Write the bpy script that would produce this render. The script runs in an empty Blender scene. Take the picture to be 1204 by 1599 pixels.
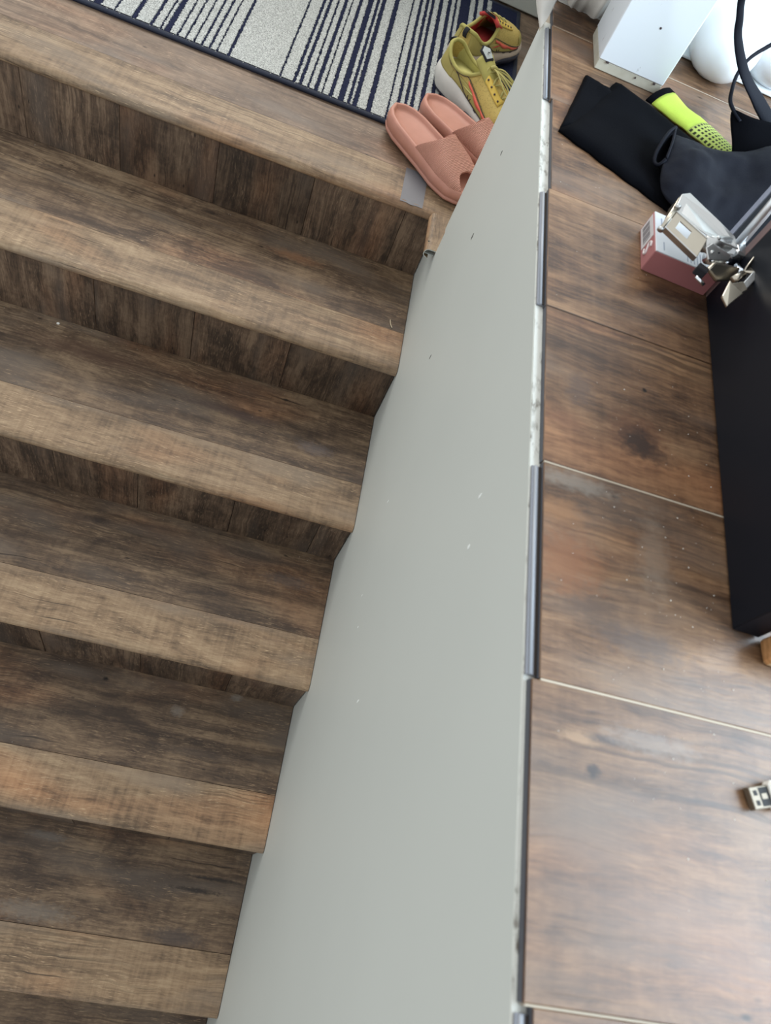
import bpy, bmesh, math, random
from mathutils import Vector, Matrix, noise

SC = bpy.context.scene
COL = SC.collection
random.seed(7)

# ------------------------------------------------------------------ camera
cam = bpy.data.cameras.new('camera')
co = bpy.data.objects.new('camera', cam)
COL.objects.link(co)
RX = Vector((0.94380383, 0.13378432, 0.3022186))      # camera right in world
RY = Vector((0.26875472, -0.84288193, -0.46617696))   # camera down
RZ = Vector((0.19236743, 0.52120228, -0.83147036))    # camera forward
m = Matrix((RX, -RY, -RZ)).transposed().to_4x4()
m.translation = Vector((-0.22431943, -1.28528422, 0.44397121))
co.matrix_world = m
cam.sensor_fit = 'VERTICAL'
cam.sensor_height = 34.91
cam.lens = 34.91 * 1099.2851 / 1599.0
cam.clip_start = 0.01
cam.dof.use_dof = True
cam.dof.focus_distance = 1.25
cam.dof.aperture_fstop = 8.0
SC.camera = co

# ------------------------------------------------------------------ light
w = bpy.data.worlds.new('world')
SC.world = w
w.use_nodes = True
bg = w.node_tree.nodes['Background']
bg.inputs[0].default_value = (0.93, 0.97, 1.0, 1)
bg.inputs[1].default_value = 1.02


def area(name, loc, target, sx, sy, power, color):
    l = bpy.data.lights.new(name, 'AREA')
    l.shape = 'RECTANGLE'
    l.size, l.size_y = sx, sy
    l.energy = power
    l.color = color
    o = bpy.data.objects.new(name, l)
    COL.objects.link(o)
    o.location = loc
    o.rotation_euler = (Vector(target) - Vector(loc)).to_track_quat('-Z', 'Y').to_euler()
    return o


area('window_light_room', (1.9, -0.95, 1.25), (0.2, -0.4, 0.0), 2.1, 1.9, 148, (0.68, 0.85, 1.0))
area('door_light', (-0.7, 1.9, 1.6), (-0.5, -0.4, -0.7), 1.5, 1.5, 62, (1.0, 0.96, 0.9))

SC.view_settings.view_transform = 'Standard'
SC.view_settings.look = 'None'
SC.view_settings.exposure = 0.0
SC.view_settings.gamma = 1.0
SC.view_settings.use_curve_mapping = False


# ------------------------------------------------------------------ node helpers
class NT:
    def __init__(s, name):
        s.mat = bpy.data.materials.new(name)
        s.mat.use_nodes = True
        s.t = s.mat.node_tree
        s.b = s.t.nodes['Principled BSDF']

    def n(s, typ, **kw):
        x = s.t.nodes.new(typ)
        for k, v in kw.items():
            setattr(x, k, v)
        return x

    def l(s, a, b):
        s.t.links.new(a, b)

    def val(s, sock, v):
        if hasattr(v, 'is_linked') or hasattr(v, 'links'):
            s.l(v, sock)
        else:
            sock.default_value = v

    def math(s, op, a, b=0.0, clamp=False):
        x = s.n('ShaderNodeMath', operation=op, use_clamp=clamp)
        s.val(x.inputs[0], a)
        s.val(x.inputs[1], b)
        return x.outputs[0]

    def vmul(s, v, xyz):
        x = s.n('ShaderNodeVectorMath', operation='MULTIPLY')
        s.l(v, x.inputs[0])
        x.inputs[1].default_value = xyz
        return x.outputs[0]

    def noise(s, v, scale=1.0, detail=3.0, rough=0.55, dist=0.0):
        x = s.n('ShaderNodeTexNoise')
        s.l(v, x.inputs['Vector'])
        x.inputs['Scale'].default_value = scale
        x.inputs['Detail'].default_value = detail
        x.inputs['Roughness'].default_value = rough
        x.inputs['Distortion'].default_value = dist
        return x.outputs[0]

    def mix(s, f, a, b, blend='MIX'):
        x = s.n('ShaderNodeMix', data_type='RGBA', blend_type=blend)
        s.val(x.inputs[0], f)
        for sk, v in ((x.inputs[6], a), (x.inputs[7], b)):
            if isinstance(v, tuple):
                sk.default_value = v if len(v) == 4 else v + (1,)
            else:
                s.l(v, sk)
        return x.outputs[2]

    def ramp(s, f, stops):
        x = s.n('ShaderNodeValToRGB')
        s.val(x.inputs[0], f)
        e = x.color_ramp.elements
        while len(e) < len(stops):
            e.new(0.5)
        for el, (p, c) in zip(e, stops):
            el.position = p
            el.color = tuple(c) + (1,) if len(c) == 3 else c
        return x.outputs[0]

    def bump(s, h, strength, dist=0.001):
        x = s.n('ShaderNodeBump')
        s.l(h, x.inputs['Height'])
        x.inputs['Strength'].default_value = strength
        x.inputs['Distance'].default_value = dist
        s.l(x.outputs[0], s.b.inputs['Normal'])


def srgb(r, g, b):
    f = lambda c: (c / 255 / 12.92) if c <= 10 else ((c / 255 + 0.055) / 1.055) ** 2.4
    return (f(r), f(g), f(b))


def sm(v, k=1.0):
    return tuple(x * k for x in v)


def plain(name, col, rough=0.5, metal=0.0, var=0.0, vscale=40, bump=0.0, bscale=300, spec=0.5):
    t = NT(name)
    t.b.inputs['Roughness'].default_value = rough
    t.b.inputs['Metallic'].default_value = metal
    t.b.inputs['Specular IOR Level'].default_value = spec
    tc = t.n('ShaderNodeTexCoord').outputs['Object']
    if var > 0:
        f = t.noise(tc, vscale, 4)
        c = t.mix(f, sm(col, 1 - var), sm(col, 1 + var))
        t.l(c, t.b.inputs['Base Color'])
    else:
        t.b.inputs['Base Color'].default_value = col + (1,)
    if bump > 0:
        t.bump(t.noise(tc, bscale, 3), bump)
    return t.mat


def wood(name, dark, mid, light, grey, k=1.0, fine=1.0, rough=0.5, marks=(), spec=0.4, seed=0.0, saw=0.5, knots=True, con=0.8, fleck=1.0, chk=1.0, tone=0.22):
    """Worn rustic oak print. UV is in metres, u along the grain."""
    t = NT(name)
    uv = t.n('ShaderNodeUVMap').outputs[0]
    rnd = t.n('ShaderNodeObjectInfo').outputs['Random']
    cx = t.n('ShaderNodeCombineXYZ')
    t.l(t.math('MULTIPLY_ADD', rnd, 41.0), cx.inputs[0])
    t.l(t.math('MULTIPLY', rnd, 23.0), cx.inputs[1])
    cx.inputs[2].default_value = seed
    add = t.n('ShaderNodeVectorMath', operation='ADD')
    t.l(uv, add.inputs[0])
    t.l(cx.outputs[0], add.inputs[1])
    v = add.outputs[0]
    # slow warp so that the grain wanders
    wn = t.n('ShaderNodeTexNoise')
    t.l(t.vmul(v, (3, 5, 1)), wn.inputs['Vector'])
    wn.inputs['Detail'].default_value = 2
    wv = t.n('ShaderNodeVectorMath', operation='MULTIPLY_ADD')
    t.l(wn.outputs[1], wv.inputs[0])
    wv.inputs[1].default_value = (0.0, 0.013, 0)
    t.l(v, wv.inputs[2])
    g = wv.outputs[0]
    streak = t.noise(t.vmul(g, (3.0, 46, 1)), 1, 6, 0.65)
    finen = t.noise(t.vmul(g, (20, 330, 1)), 1, 5, 0.75)
    wormy = t.noise(t.vmul(g, (38, 130, 1)), 1, 4, 0.7, 0.8)
    blotch = t.noise(t.vmul(v, (6.5, 13, 1)), 1, 5, 0.62, 0.7)
    sawn = t.noise(t.vmul(v, (120, 5, 1)), 1, 3, 0.6)
    a = t.math('MULTIPLY', streak, 0.50)
    a = t.math('ADD', a, t.math('MULTIPLY', finen, 0.36 * fine))
    a = t.math('ADD', a, t.math('MULTIPLY', wormy, 0.26))
    a = t.math('ADD', a, t.math('MULTIPLY', blotch, 0.62))
    a = t.math('ADD', a, t.math('MULTIPLY', sawn, 0.20 * saw))
    a = t.math('SUBTRACT', a, 0.37 + 0.18 * fine + 0.10 * saw - 0.18)
    a = t.math('MULTIPLY_ADD', a, con)
    a.node.inputs[2].default_value = 0.52 * (1 - con)
    c = t.ramp(a, [(0.34, sm(dark, 0.8 * k)), (0.43, sm(dark, 1.05 * k)), (0.51, sm(mid, k)), (0.60, sm(light, k)), (0.70, sm(light, 1.2 * k))])
    # crisp parallel growth lines in places
    ln_ = t.noise(t.vmul(g, (1.6, 230, 1)), 1, 2, 0.5)
    lm = t.noise(t.vmul(v, (3, 7, 2)), 1, 2)
    lf = t.math('MULTIPLY', t.ramp(ln_, [(0.40, (1, 1, 1)), (0.52, (0, 0, 0))]), t.ramp(lm, [(0.45, (0, 0, 0)), (0.60, (0.55,) * 3)]))
    c = t.mix(lf, c, sm(dark, 0.75 * k))
    # greyed areas
    gb = t.noise(t.vmul(v, (3.1, 11, 1)), 1, 3, 0.5)
    gf = t.ramp(gb, [(0.52, (0, 0, 0)), (0.68, (0.75, 0.75, 0.75))])
    c = t.mix(gf, c, sm(grey, k))
    rb = t.noise(t.vmul(v, (2.3, 7, 1)), 1.0, 2, 0.5)
    rf = t.ramp(rb, [(0.55, (0, 0, 0)), (0.75, (0.55, 0.55, 0.55))])
    c = t.mix(rf, c, (1.45, 0.95, 0.66), 'MULTIPLY')
    # pale worn flecks along the grain
    fl = t.noise(t.vmul(g, (45, 420, 1)), 1, 3, 0.6)
    fm = t.noise(t.vmul(v, (5, 12, 1)), 1, 2)
    ff = t.math('MULTIPLY', t.ramp(fl, [(0.58, (0, 0, 0)), (0.68, (1, 1, 1))]), t.ramp(fm, [(0.42, (0.10,) * 3), (0.58, (0.75,) * 3)]))
    ff = t.math('MULTIPLY', ff, fleck)
    c = t.mix(ff, c, sm(light, 1.5 * k))
    # thin dark checks along the grain
    ck = t.noise(t.vmul(g, (2.6, 120, 1)), 1, 2, 0.5)
    cm = t.noise(t.vmul(v, (4, 8, 1)), 1, 2)
    cf = t.math('MULTIPLY', t.ramp(ck, [(0.27, (0.9,) * 3), (0.33, (0, 0, 0))]), t.ramp(cm, [(0.46, (0, 0, 0)), (0.56, (1, 1, 1))]))
    cf = t.math('MULTIPLY', cf, chk)
    c = t.mix(cf, c, sm(dark, 0.35 * k))
    if knots:
        vo = t.n('ShaderNodeTexVoronoi')
        t.l(t.vmul(v, (3.3, 8, 1)), vo.inputs['Vector'])
        kf = t.ramp(vo.outputs['Distance'], [(0.035, (0.9,) * 3), (0.10, (0, 0, 0))])
        sel = t.math('GREATER_THAN', t.n('ShaderNodeSeparateColor').outputs[0], 2.0)
        sc_ = t.n('ShaderNodeSeparateColor')
        t.l(vo.outputs['Color'], sc_.inputs[0])
        kf = t.math('MULTIPLY', kf, t.math('GREATER_THAN', sc_.outputs[0], 0.62))
        c = t.mix(kf, c, sm(dark, 0.42 * k))
    # blotches printed on this very board: (u, v, ru, rv, colour, strength)
    for (mu, mv, ru, rv, mc, ms) in marks:
        sub = t.n('ShaderNodeVectorMath', operation='SUBTRACT')
        t.l(uv, sub.inputs[0])
        sub.inputs[1].default_value = (mu, mv + 0.74, 0)
        nz = t.n('ShaderNodeTexNoise')
        t.l(t.vmul(uv, (28, 40, 1)), nz.inputs['Vector'])
        ad = t.n('ShaderNodeVectorMath', operation='MULTIPLY_ADD')
        t.l(nz.outputs[1], ad.inputs[0])
        ad.inputs[1].default_value = (ru * 1.1, rv * 1.1, 0)
        t.l(sub.outputs[0], ad.inputs[2])
        sub2 = t.n('ShaderNodeVectorMath', operation='SUBTRACT')
        t.l(ad.outputs[0], sub2.inputs[0])
        sub2.inputs[1].default_value = (ru * 0.55, rv * 0.55, 0)
        ln = t.n('ShaderNodeVectorMath', operation='LENGTH')
        t.l(t.vmul(sub2.outputs[0], (1 / ru, 1 / rv, 0)), ln.inputs[0])
        mf = t.ramp(ln.outputs['Value'], [(0.35, (ms,) * 3), (1.0, (0, 0, 0))])
        c = t.mix(mf, c, mc)
    # tone of each board
    hv = t.n('ShaderNodeHueSaturation')
    t.l(c, hv.inputs['Color'])
    t.l(t.math('MULTIPLY_ADD', rnd, 0.30, ), hv.inputs['Value'])
    vv = t.math('ADD', t.math('MULTIPLY', rnd, tone), 1 - tone / 2)
    t.l(vv, hv.inputs['Value'])
    t.l(hv.outputs[0], t.b.inputs['Base Color'])
    r = t.math('ADD', t.math('MULTIPLY', finen, 0.25), rough - 0.12)
    t.l(r, t.b.inputs['Roughness'])
    t.b.inputs['Specular IOR Level'].default_value = spec
    h = t.math('SUBTRACT', t.math('ADD', finen, streak), t.math('MULTIPLY', cf, 2.0))
    t.bump(h, 0.25, 0.0008)
    return t.mat


# ------------------------------------------------------------------ mesh helpers
def link(name, me, mat, parent=None):
    o = bpy.data.objects.new(name, me)
    COL.objects.link(o)
    if mat is not None:
        me.materials.append(mat)
    if parent is not None:
        o.parent = parent
    return o


def fromdata(name, vs, fs, mat, parent=None, smooth=False, recalc=True):
    me = bpy.data.meshes.new(name)
    me.from_pydata([tuple(v) for v in vs], [], fs)
    if recalc:
        bm = bmesh.new()
        bm.from_mesh(me)
        bmesh.ops.remove_doubles(bm, verts=bm.verts, dist=1e-6)
        bmesh.ops.recalc_face_normals(bm, faces=bm.faces)
        bm.to_mesh(me)
        bm.free()
    if smooth:
        me.polygons.foreach_set('use_smooth', [True] * len(me.polygons))
    return link(name, me, mat, parent)


def thing(name, label, cat, loc=(0, 0, 0), rotz=0.0, group=None):
    o = bpy.data.objects.new(name, None)
    COL.objects.link(o)
    o.empty_display_size = 0.02
    o.location = loc
    o.rotation_euler = (0, 0, rotz)
    return tag(o, label, cat, group)


def tag(o, label, cat, group=None):
    o['label'] = label
    o['category'] = cat
    if group:
        o['group'] = group
    return o


def struct(o, label=None):
    o['kind'] = 'structure'
    if label:
        o['label'] = label
    return o


def bevel(o, w, seg=2, angle=30):
    b = o.modifiers.new('bevel', 'BEVEL')
    b.width = w
    b.segments = seg
    b.limit_method = 'ANGLE'
    b.angle_limit = math.radians(angle)
    return o


def subsurf(o, n=1):
    s = o.modifiers.new('sub', 'SUBSURF')
    s.levels = n
    s.render_levels = n
    o.data.polygons.foreach_set('use_smooth', [True] * len(o.data.polygons))
    return o


def solid(o, th, off=-1):
    s = o.modifiers.new('solid', 'SOLIDIFY')
    s.thickness = th
    s.offset = off
    return o


def uvbox(o, grain='x'):
    """UV in metres: u along the grain axis, v across it."""
    me = o.data
    uv = me.uv_layers.new(name='UVMap').data
    gi = 'xyz'.index(grain)
    for p in me.polygons:
        n = [abs(c) for c in p.normal]
        ax = n.index(max(n))
        rest = [i for i in range(3) if i != ax]
        if gi in rest:
            ui, vi = gi, [i for i in rest if i != gi][0]
        else:
            ui, vi = rest
        for li in p.loop_indices:
            c = me.vertices[me.loops[li].vertex_index].co
            uv[li].uv = (c[ui], c[vi] + 0.37 * ax)
    return o


def box(name, x0, x1, y0, y1, z0, z1, mat, parent=None, grain=None, bev=0.0):
    vs = [(x, y, z) for x in (x0, x1) for y in (y0, y1) for z in (z0, z1)]
    fs = [(0, 1, 3, 2), (4, 6, 7, 5), (0, 4, 5, 1), (2, 3, 7, 6), (0, 2, 6, 4), (1, 5, 7, 3)]
    if bev > 0:
        bm = bmesh.new()
        bv = [bm.verts.new(v) for v in vs]
        for f in fs:
            bm.faces.new([bv[i] for i in f])
        bmesh.ops.recalc_face_normals(bm, faces=bm.faces)
        bmesh.ops.bevel(bm, geom=list(bm.edges), offset=bev, segments=1, affect='EDGES')
        me = bpy.data.meshes.new(name)
        bm.to_mesh(me)
        bm.free()
        o = link(name, me, mat, parent)
    else:
        o = fromdata(name, vs, fs, mat, parent)
    if grain:
        uvbox(o, grain)
    return o


def loft(name, rings, mat, parent=None, closed=True, cap0=False, cap1=False, smooth=True):
    n = len(rings[0])
    vs = [p for r in rings for p in r]
    fs = []
    for i in range(len(rings) - 1):
        for j in range(n if closed else n - 1):
            k = (j + 1) % n
            fs.append((i * n + j, i * n + k, (i + 1) * n + k, (i + 1) * n + j))
    for flag, i in ((cap0, 0), (cap1, len(rings) - 1)):
        if flag:
            c = sum((Vector(p) for p in rings[i]), Vector()) / n
            vs.append(c)
            ci = len(vs) - 1
            for j in range(n):
                fs.append((i * n + j, i * n + (j + 1) % n, ci))
    return fromdata(name, vs, fs, mat, parent, smooth)


def prism(name, pts, d0, d1, mat, parent=None, axis='z', bev=0.0):
    """Extrude a 2D polygon between d0 and d1 along an axis (x: pts are y,z; y: pts are x,z; z: pts are x,y)."""
    def P(p, d):
        return {'z': (p[0], p[1], d), 'y': (p[0], d, p[1]), 'x': (d, p[0], p[1])}[axis]
    n = len(pts)
    vs = [P(p, d0) for p in pts] + [P(p, d1) for p in pts]
    fs = [tuple(range(n)), tuple(range(2 * n - 1, n - 1, -1))]
    fs += [(i, (i + 1) % n, n + (i + 1) % n, n + i) for i in range(n)]
    o = fromdata(name, vs, fs, mat, parent)
    if bev:
        bevel(o, bev)
    return o


def plate(name, quad, th, mat, parent=None, bev=0.0006):
    """A flat sheet with thickness from a 3D polygon."""
    q = [Vector(p) for p in quad]
    nrm = (q[1] - q[0]).cross(q[2] - q[0]).normalized()
    n = len(q)
    vs = q + [p - nrm * th for p in q]
    fs = [tuple(range(n)), tuple(range(2 * n - 1, n - 1, -1))]
    fs += [(i, (i + 1) % n, n + (i + 1) % n, n + i) for i in range(n)]
    o = fromdata(name, vs, fs, mat, parent)
    if bev:
        bevel(o, bev)
    return o


def smoothpath(pts, sub=6):
    P = [Vector(p) for p in pts]
    if len(P) < 3:
        return P
    out = []
    for i in range(len(P) - 1):
        p0 = P[max(i - 1, 0)]
        p1, p2 = P[i], P[i + 1]
        p3 = P[min(i + 2, len(P) - 1)]
        for k in range(sub):
            t = k / sub
            out.append(0.5 * ((2 * p1) + (p2 - p0) * t + (2 * p0 - 5 * p1 + 4 * p2 - p3) * t * t + (3 * p1 - p0 - 3 * p2 + p3) * t ** 3))
    out.append(P[-1])
    return out


def tube(name, pts, r, mat, parent=None, n=8, sub=6, flat=1.0, up=None, cap=True):
    """Sweep a round or flattened section along a path. r may be a list over the path's own points."""
    path = smoothpath(pts, sub) if sub > 1 else [Vector(p) for p in pts]
    m_ = len(path)
    if isinstance(r, (list, tuple)):
        rr = []
        for i in range(m_):
            f = i / (m_ - 1) * (len(r) - 1)
            a = min(int(f), len(r) - 2)
            rr.append(r[a] + (r[a + 1] - r[a]) * (f - a))
    else:
        rr = [r] * m_
    rings = []
    prev = None
    for i, p in enumerate(path):
        tn = (path[min(i + 1, m_ - 1)] - path[max(i - 1, 0)]).normalized()
        if up is not None:
            u = Vector(up)
        elif prev is None:
            u = Vector((0, 0, 1)) if abs(tn.z) < 0.9 else Vector((1, 0, 0))
        else:
            u = prev
        u = (u - tn * u.dot(tn)).normalized()
        prev = u
        s = tn.cross(u)
        rings.append([p + (s * math.cos(2 * math.pi * k / n) + u * flat * math.sin(2 * math.pi * k / n)) * rr[i] for k in range(n)])
    return loft(name, rings, mat, parent, True, cap, cap)


def cyl(name, a, b, r, mat, parent=None, n=14):
    return tube(name, [a, b], r, mat, parent, n=n, sub=1)


# ------------------------------------------------------------------ materials
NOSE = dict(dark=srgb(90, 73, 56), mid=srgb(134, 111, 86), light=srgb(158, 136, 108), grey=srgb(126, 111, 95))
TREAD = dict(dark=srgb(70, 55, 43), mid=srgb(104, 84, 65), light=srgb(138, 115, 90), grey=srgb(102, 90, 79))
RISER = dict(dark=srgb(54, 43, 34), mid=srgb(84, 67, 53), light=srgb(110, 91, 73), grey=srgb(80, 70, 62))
FLOOR = dict(dark=srgb(66, 47, 34), mid=srgb(110, 82, 59), light=srgb(142, 111, 82), grey=srgb(110, 96, 85))
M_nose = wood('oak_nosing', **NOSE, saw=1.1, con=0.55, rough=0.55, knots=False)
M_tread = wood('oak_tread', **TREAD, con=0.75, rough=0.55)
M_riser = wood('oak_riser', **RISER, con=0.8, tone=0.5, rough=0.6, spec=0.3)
M_land = wood('oak_landing', dark=srgb(84, 68, 56), mid=srgb(117, 97, 80), light=srgb(146, 124, 103), grey=srgb(118, 106, 96), rough=0.5, con=0.55)
M_floor = wood('oak_floor', **FLOOR, con=0.62, rough=0.40, spec=0.5, fleck=0.35, chk=0.25)
DK = srgb(52, 38, 31)
M_floor_knot = wood('oak_floor_stained', **FLOOR, con=0.62, rough=0.40, spec=0.5, fleck=0.35, chk=0.25, marks=(
    (0.106, -0.852, 0.040, 0.034, srgb(96, 62, 42), 0.8), (0.108, -0.856, 0.026, 0.024, DK, 0.92), (0.125, -0.868, 0.03, 0.012, DK, 0.6),
    (0.046, -0.815, 0.020, 0.030, srgb(82, 68, 62), 0.6), (0.03, -0.86, 0.03, 0.015, srgb(132, 92, 66), 0.5), (0.118, -0.788, 0.0035, 0.0035, srgb(20, 14, 12), 1.0)))
M_floor_rust = wood('oak_floor_rust', **FLOOR, con=0.62, rough=0.40, spec=0.5, fleck=0.35, chk=0.25, marks=(
    (0.032, -1.005, 0.040, 0.038, srgb(124, 82, 54), 0.75), (0.025, -0.958, 0.03, 0.018, srgb(140, 100, 66), 0.6), (0.04, -0.925, 0.05, 0.012, srgb(132, 124, 114), 0.6),
    (0.100, -1.060, 0.05, 0.016, srgb(88, 78, 74), 0.7), (0.05, -1.038, 0.03, 0.010, srgb(86, 70, 60), 0.7), (0.115, -0.975, 0.02, 0.05, srgb(138, 124, 110), 0.4)))
M_floor_near = wood('oak_floor_near', **FLOOR, con=0.55, rough=0.40, spec=0.5, fleck=0.35, chk=0.25, seed=3.0, marks=(
    (0.042, -1.143, 0.022, 0.006, srgb(150, 120, 90), 0.7), (0.052, -1.164, 0.008, 0.006, srgb(44, 34, 30), 0.9), (0.062, -1.140, 0.018, 0.004, srgb(62, 50, 46), 0.8),
    (0.10, -1.135, 0.05, 0.010, srgb(134, 122, 112), 0.5)))
TM = {1: ((-0.591, -0.104, 0.030, 0.020, srgb(70, 54, 42), 0.7), (-0.591, -0.104, 0.014, 0.010, srgb(120, 100, 80), 0.8), (-0.26, -0.066, 0.07, 0.018, srgb(136, 98, 70), 0.6), (-0.457, -0.022, 0.025, 0.006, srgb(48, 38, 32), 0.8)),
      2: ((-0.60, -0.345, 0.16, 0.035, srgb(84, 60, 46), 0.6), (-0.30, -0.385, 0.16, 0.014, srgb(76, 60, 56), 0.6), (-0.116, -0.415, 0.05, 0.02, srgb(108, 100, 100), 0.5), (-0.20, -0.312, 0.010, 0.004, srgb(30, 24, 20), 0.9)),
      3: ((-0.500, -0.622, 0.030, 0.010, srgb(46, 36, 30), 0.7), (-0.15, -0.612, 0.12, 0.010, srgb(56, 48, 42), 0.6), (-0.09, -0.650, 0.07, 0.02, srgb(92, 84, 80), 0.5)),
      4: ((-0.399, -0.892, 0.007, 0.005, srgb(22, 16, 14), 1.0), (-0.127, -0.872, 0.016, 0.010, srgb(140, 134, 126), 0.5), (-0.24, -0.925, 0.018, 0.014, srgb(144, 136, 126), 0.45), (-0.18, -1.0, 0.10, 0.012, srgb(74, 62, 54), 0.6)),
      5: ((-0.10, -1.238, 0.07, 0.006, srgb(44, 36, 32), 0.85), (-0.07, -1.212, 0.08, 0.005, srgb(44, 36, 32), 0.85), (-0.12, -1.325, 0.07, 0.02, srgb(66, 58, 56), 0.7), (-0.404, -1.318, 0.10, 0.022, srgb(120, 114, 106), 0.5), (-0.42, -1.185, 0.05, 0.010, srgb(112, 106, 100), 0.5))}
M_treads = {k_: wood('oak_tread_marked', **TREAD, con=0.75, rough=0.55, marks=v_) for k_, v_ in TM.items()}
M_sub = plain('underlay_cream', srgb(172, 160, 142), 0.8)
M_edge = plain('plank_core', srgb(122, 124, 130), 0.5)
M_edge_dark = plain('plank_core_dark', srgb(72, 74, 80), 0.55)
M_black_gap = plain('carcass_dark', srgb(40, 33, 28), 0.9)
M_tonguecore = plain('tongue_core', srgb(150, 154, 160), 0.45)


def wall_mat(name, col, rough=0.55):
    t = NT(name)
    tc = t.n('ShaderNodeTexCoord').outputs['Object']
    n1 = t.noise(tc, 3.0, 3)
    c = t.mix(n1, sm(col, 0.96), sm(col, 1.04))
    t.l(c, t.b.inputs['Base Color'])
    t.b.inputs['Roughness'].default_value = rough
    t.bump(t.noise(tc, 180, 3), 0.05, 0.001)
    return t.mat


M_wall = wall_mat('grey_green_paint', srgb(191, 194, 187))
M_white = wall_mat('white_paint', srgb(214, 215, 210), 0.5)


def plaster():
    t = NT('raw_plaster_edge')
    tc = t.n('ShaderNodeTexCoord').outputs['Object']
    n1 = t.noise(t.vmul(tc, (1, 0.35, 1)), 160, 4, 0.7)
    n2 = t.noise(tc, 22, 3)
    f = t.math('MULTIPLY', t.ramp(n1, [(0.50, (0, 0, 0)), (0.62, (1, 1, 1))]), t.ramp(n2, [(0.40, (0, 0, 0)), (0.62, (1, 1, 1))]))
    c = t.mix(f, srgb(200, 201, 194), srgb(98, 90, 80))
    t.l(c, t.b.inputs['Base Color'])
    t.b.inputs['Roughness'].default_value = 0.9
    t.bump(n1, 0.5, 0.001)
    return t.mat


M_plaster = plaster()

# ------------------------------------------------------------------ stair numbers
D, R, H, OV, S = 0.29, 0.1668, 0.4457, 0.006, 0.1088
XL = -1.22
WL = 0.0127

# ------------------------------------------------------------------ stair wall
prof = [(-2.1, -1.95), (-2.1, -0.0085), (-0.1098, -0.0085), (-0.1098, -H - 0.012), (0.02, -H - 0.012), (0.02, -1.95)]
wall = prism('wall_right', prof, 0.0, WL, M_wall, axis='x')
struct(wall, 'smooth grey painted wall beside the stairs under the upper floor edge')
# raw plaster strip along the top of the board
vs, fs = [], []
N = 260
rnd = random.Random(3)
for i in range(N + 1):
    y = -2.0 + (2.0 - 0.112) * i / N
    j = 0.0009 * noise.noise((y * 40, 0, 0)) + (0.0022 * max(0, noise.noise((y * 18, 5, 0)) - 0.25) if y < -0.75 else 0)
    vs += [(0.0002 + abs(j), y, -0.0088), (0.0006 + abs(j), y, -0.0076), (0.0125, y, -0.0072 + 0.0006 * noise.noise((y * 60, 1, 1))), (0.0125, y, -0.0095)]
for i in range(N):
    a = 4 * i
    fs += [(a, a + 1, a + 5, a + 4), (a + 1, a + 2, a + 6, a + 5), (a + 2, a + 3, a + 7, a + 6)]
pl = fromdata('plaster_edge', vs, fs, M_plaster, wall, False)
pl['label'] = 'rough white plaster edge along the wall top'
# little chips knocked out of the paint
M_chip = plain('paint_chip_white', srgb(226, 228, 224), 0.8)
M_chipd = plain('dent_dark', srgb(90, 88, 84), 0.8)
CH = [(-0.25, -0.135, .0022, .003, 1), (-0.33, -0.23, .003, .005, 1), (-0.885, -0.115, .0018, .004, 0), (-0.935, -0.135, .0026, .0026, 0),
      (-1.0, -0.51, .0018, .005, 0), (-0.66, -0.52, .0016, .004, 0), (-0.80, -0.60, .0016, .003, 0), (-0.86, -0.59, .0014, .0025, 0), (-0.455, -0.38, .0014, .0045, 1)]
for (y, z, a, b, d) in CH:
    ring = [(-0.0004, y + a * math.cos(k * 0.785) * (0.8 + 0.3 * (k % 2)), z + b * math.sin(k * 0.785) * (0.8 + 0.3 * (k % 3))) for k in range(8)]
    base = [(0.0005, p[1], p[2]) for p in ring]
    loft('paint_chip', [base, ring], M_chipd if d else M_chip, wall, True, False, True, False)

# ------------------------------------------------------------------ staircase
stairs = thing('staircase', 'flight of brown wood-look stairs with rounded nosings rising to the landing', 'staircase', (0, 0, -H))


def nosing_profile(depth, r=0.0115, n=7):
    """y,z outline of the bullnose strip: front at y=0, top at z=0."""
    pts = [(depth, 0.0)]
    for i in range(n + 1):
        a = math.pi / 2 + (math.pi * 0.5) * i / n
        pts.append((0.014 + 0.014 * math.cos(a), -0.0105 + 0.0105 * math.sin(a)))
    for i in range(1, n + 1):
        a = math.pi + (math.pi * 0.5) * i / n
        pts.append((0.012 + 0.012 * math.cos(a), -0.0125 + 0.0095 * math.sin(a)))
    pts += [(0.012, -0.016), (depth, -0.016)]
    return pts


def nosing(name, x0, x1, y, z, depth, parent):
    pr = nosing_profile(depth)
    nx = 2
    rings = []
    for x in (x0, x1):
        rings.append([(x, y + p[0], z + p[1]) for p in pr])
    o = loft(name, rings, M_nose, parent, True, True, True, False)
    me = o.data
    # u along the step, v unrolled across the round front
    acc = [0.0]
    for a, b in zip(pr[:-1], pr[1:]):
        acc.append(acc[-1] + math.hypot(a[0] - b[0], a[1] - b[1]))
    key = {(round(y + p[0], 5), round(z + p[1], 5)): acc[i] for i, p in enumerate(pr)}
    uv = me.uv_layers.new(name='UVMap').data
    for p in me.polygons:
        for li in p.loop_indices:
            c = me.vertices[me.loops[li].vertex_index].co
            uv[li].uv = (c.x, key.get((round(c.y, 5), round(c.z, 5)), 0.0))
    sh = [abs(p.normal.x) < 0.5 for p in me.polygons]
    me.polygons.foreach_set('use_smooth', sh)
    e = o.modifiers.new('es', 'EDGE_SPLIT')
    e.split_angle = math.radians(50)
    return o


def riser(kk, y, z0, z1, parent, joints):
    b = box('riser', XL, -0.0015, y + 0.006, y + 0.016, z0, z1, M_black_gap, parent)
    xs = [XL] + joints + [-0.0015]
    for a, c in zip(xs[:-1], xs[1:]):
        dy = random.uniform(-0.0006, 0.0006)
        box('riser_plank', a + 0.0004, c - 0.0004, y + dy, y + 0.0062, z0 + 0.0006, z1, M_riser, b, 'z', 0.0006)


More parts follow.
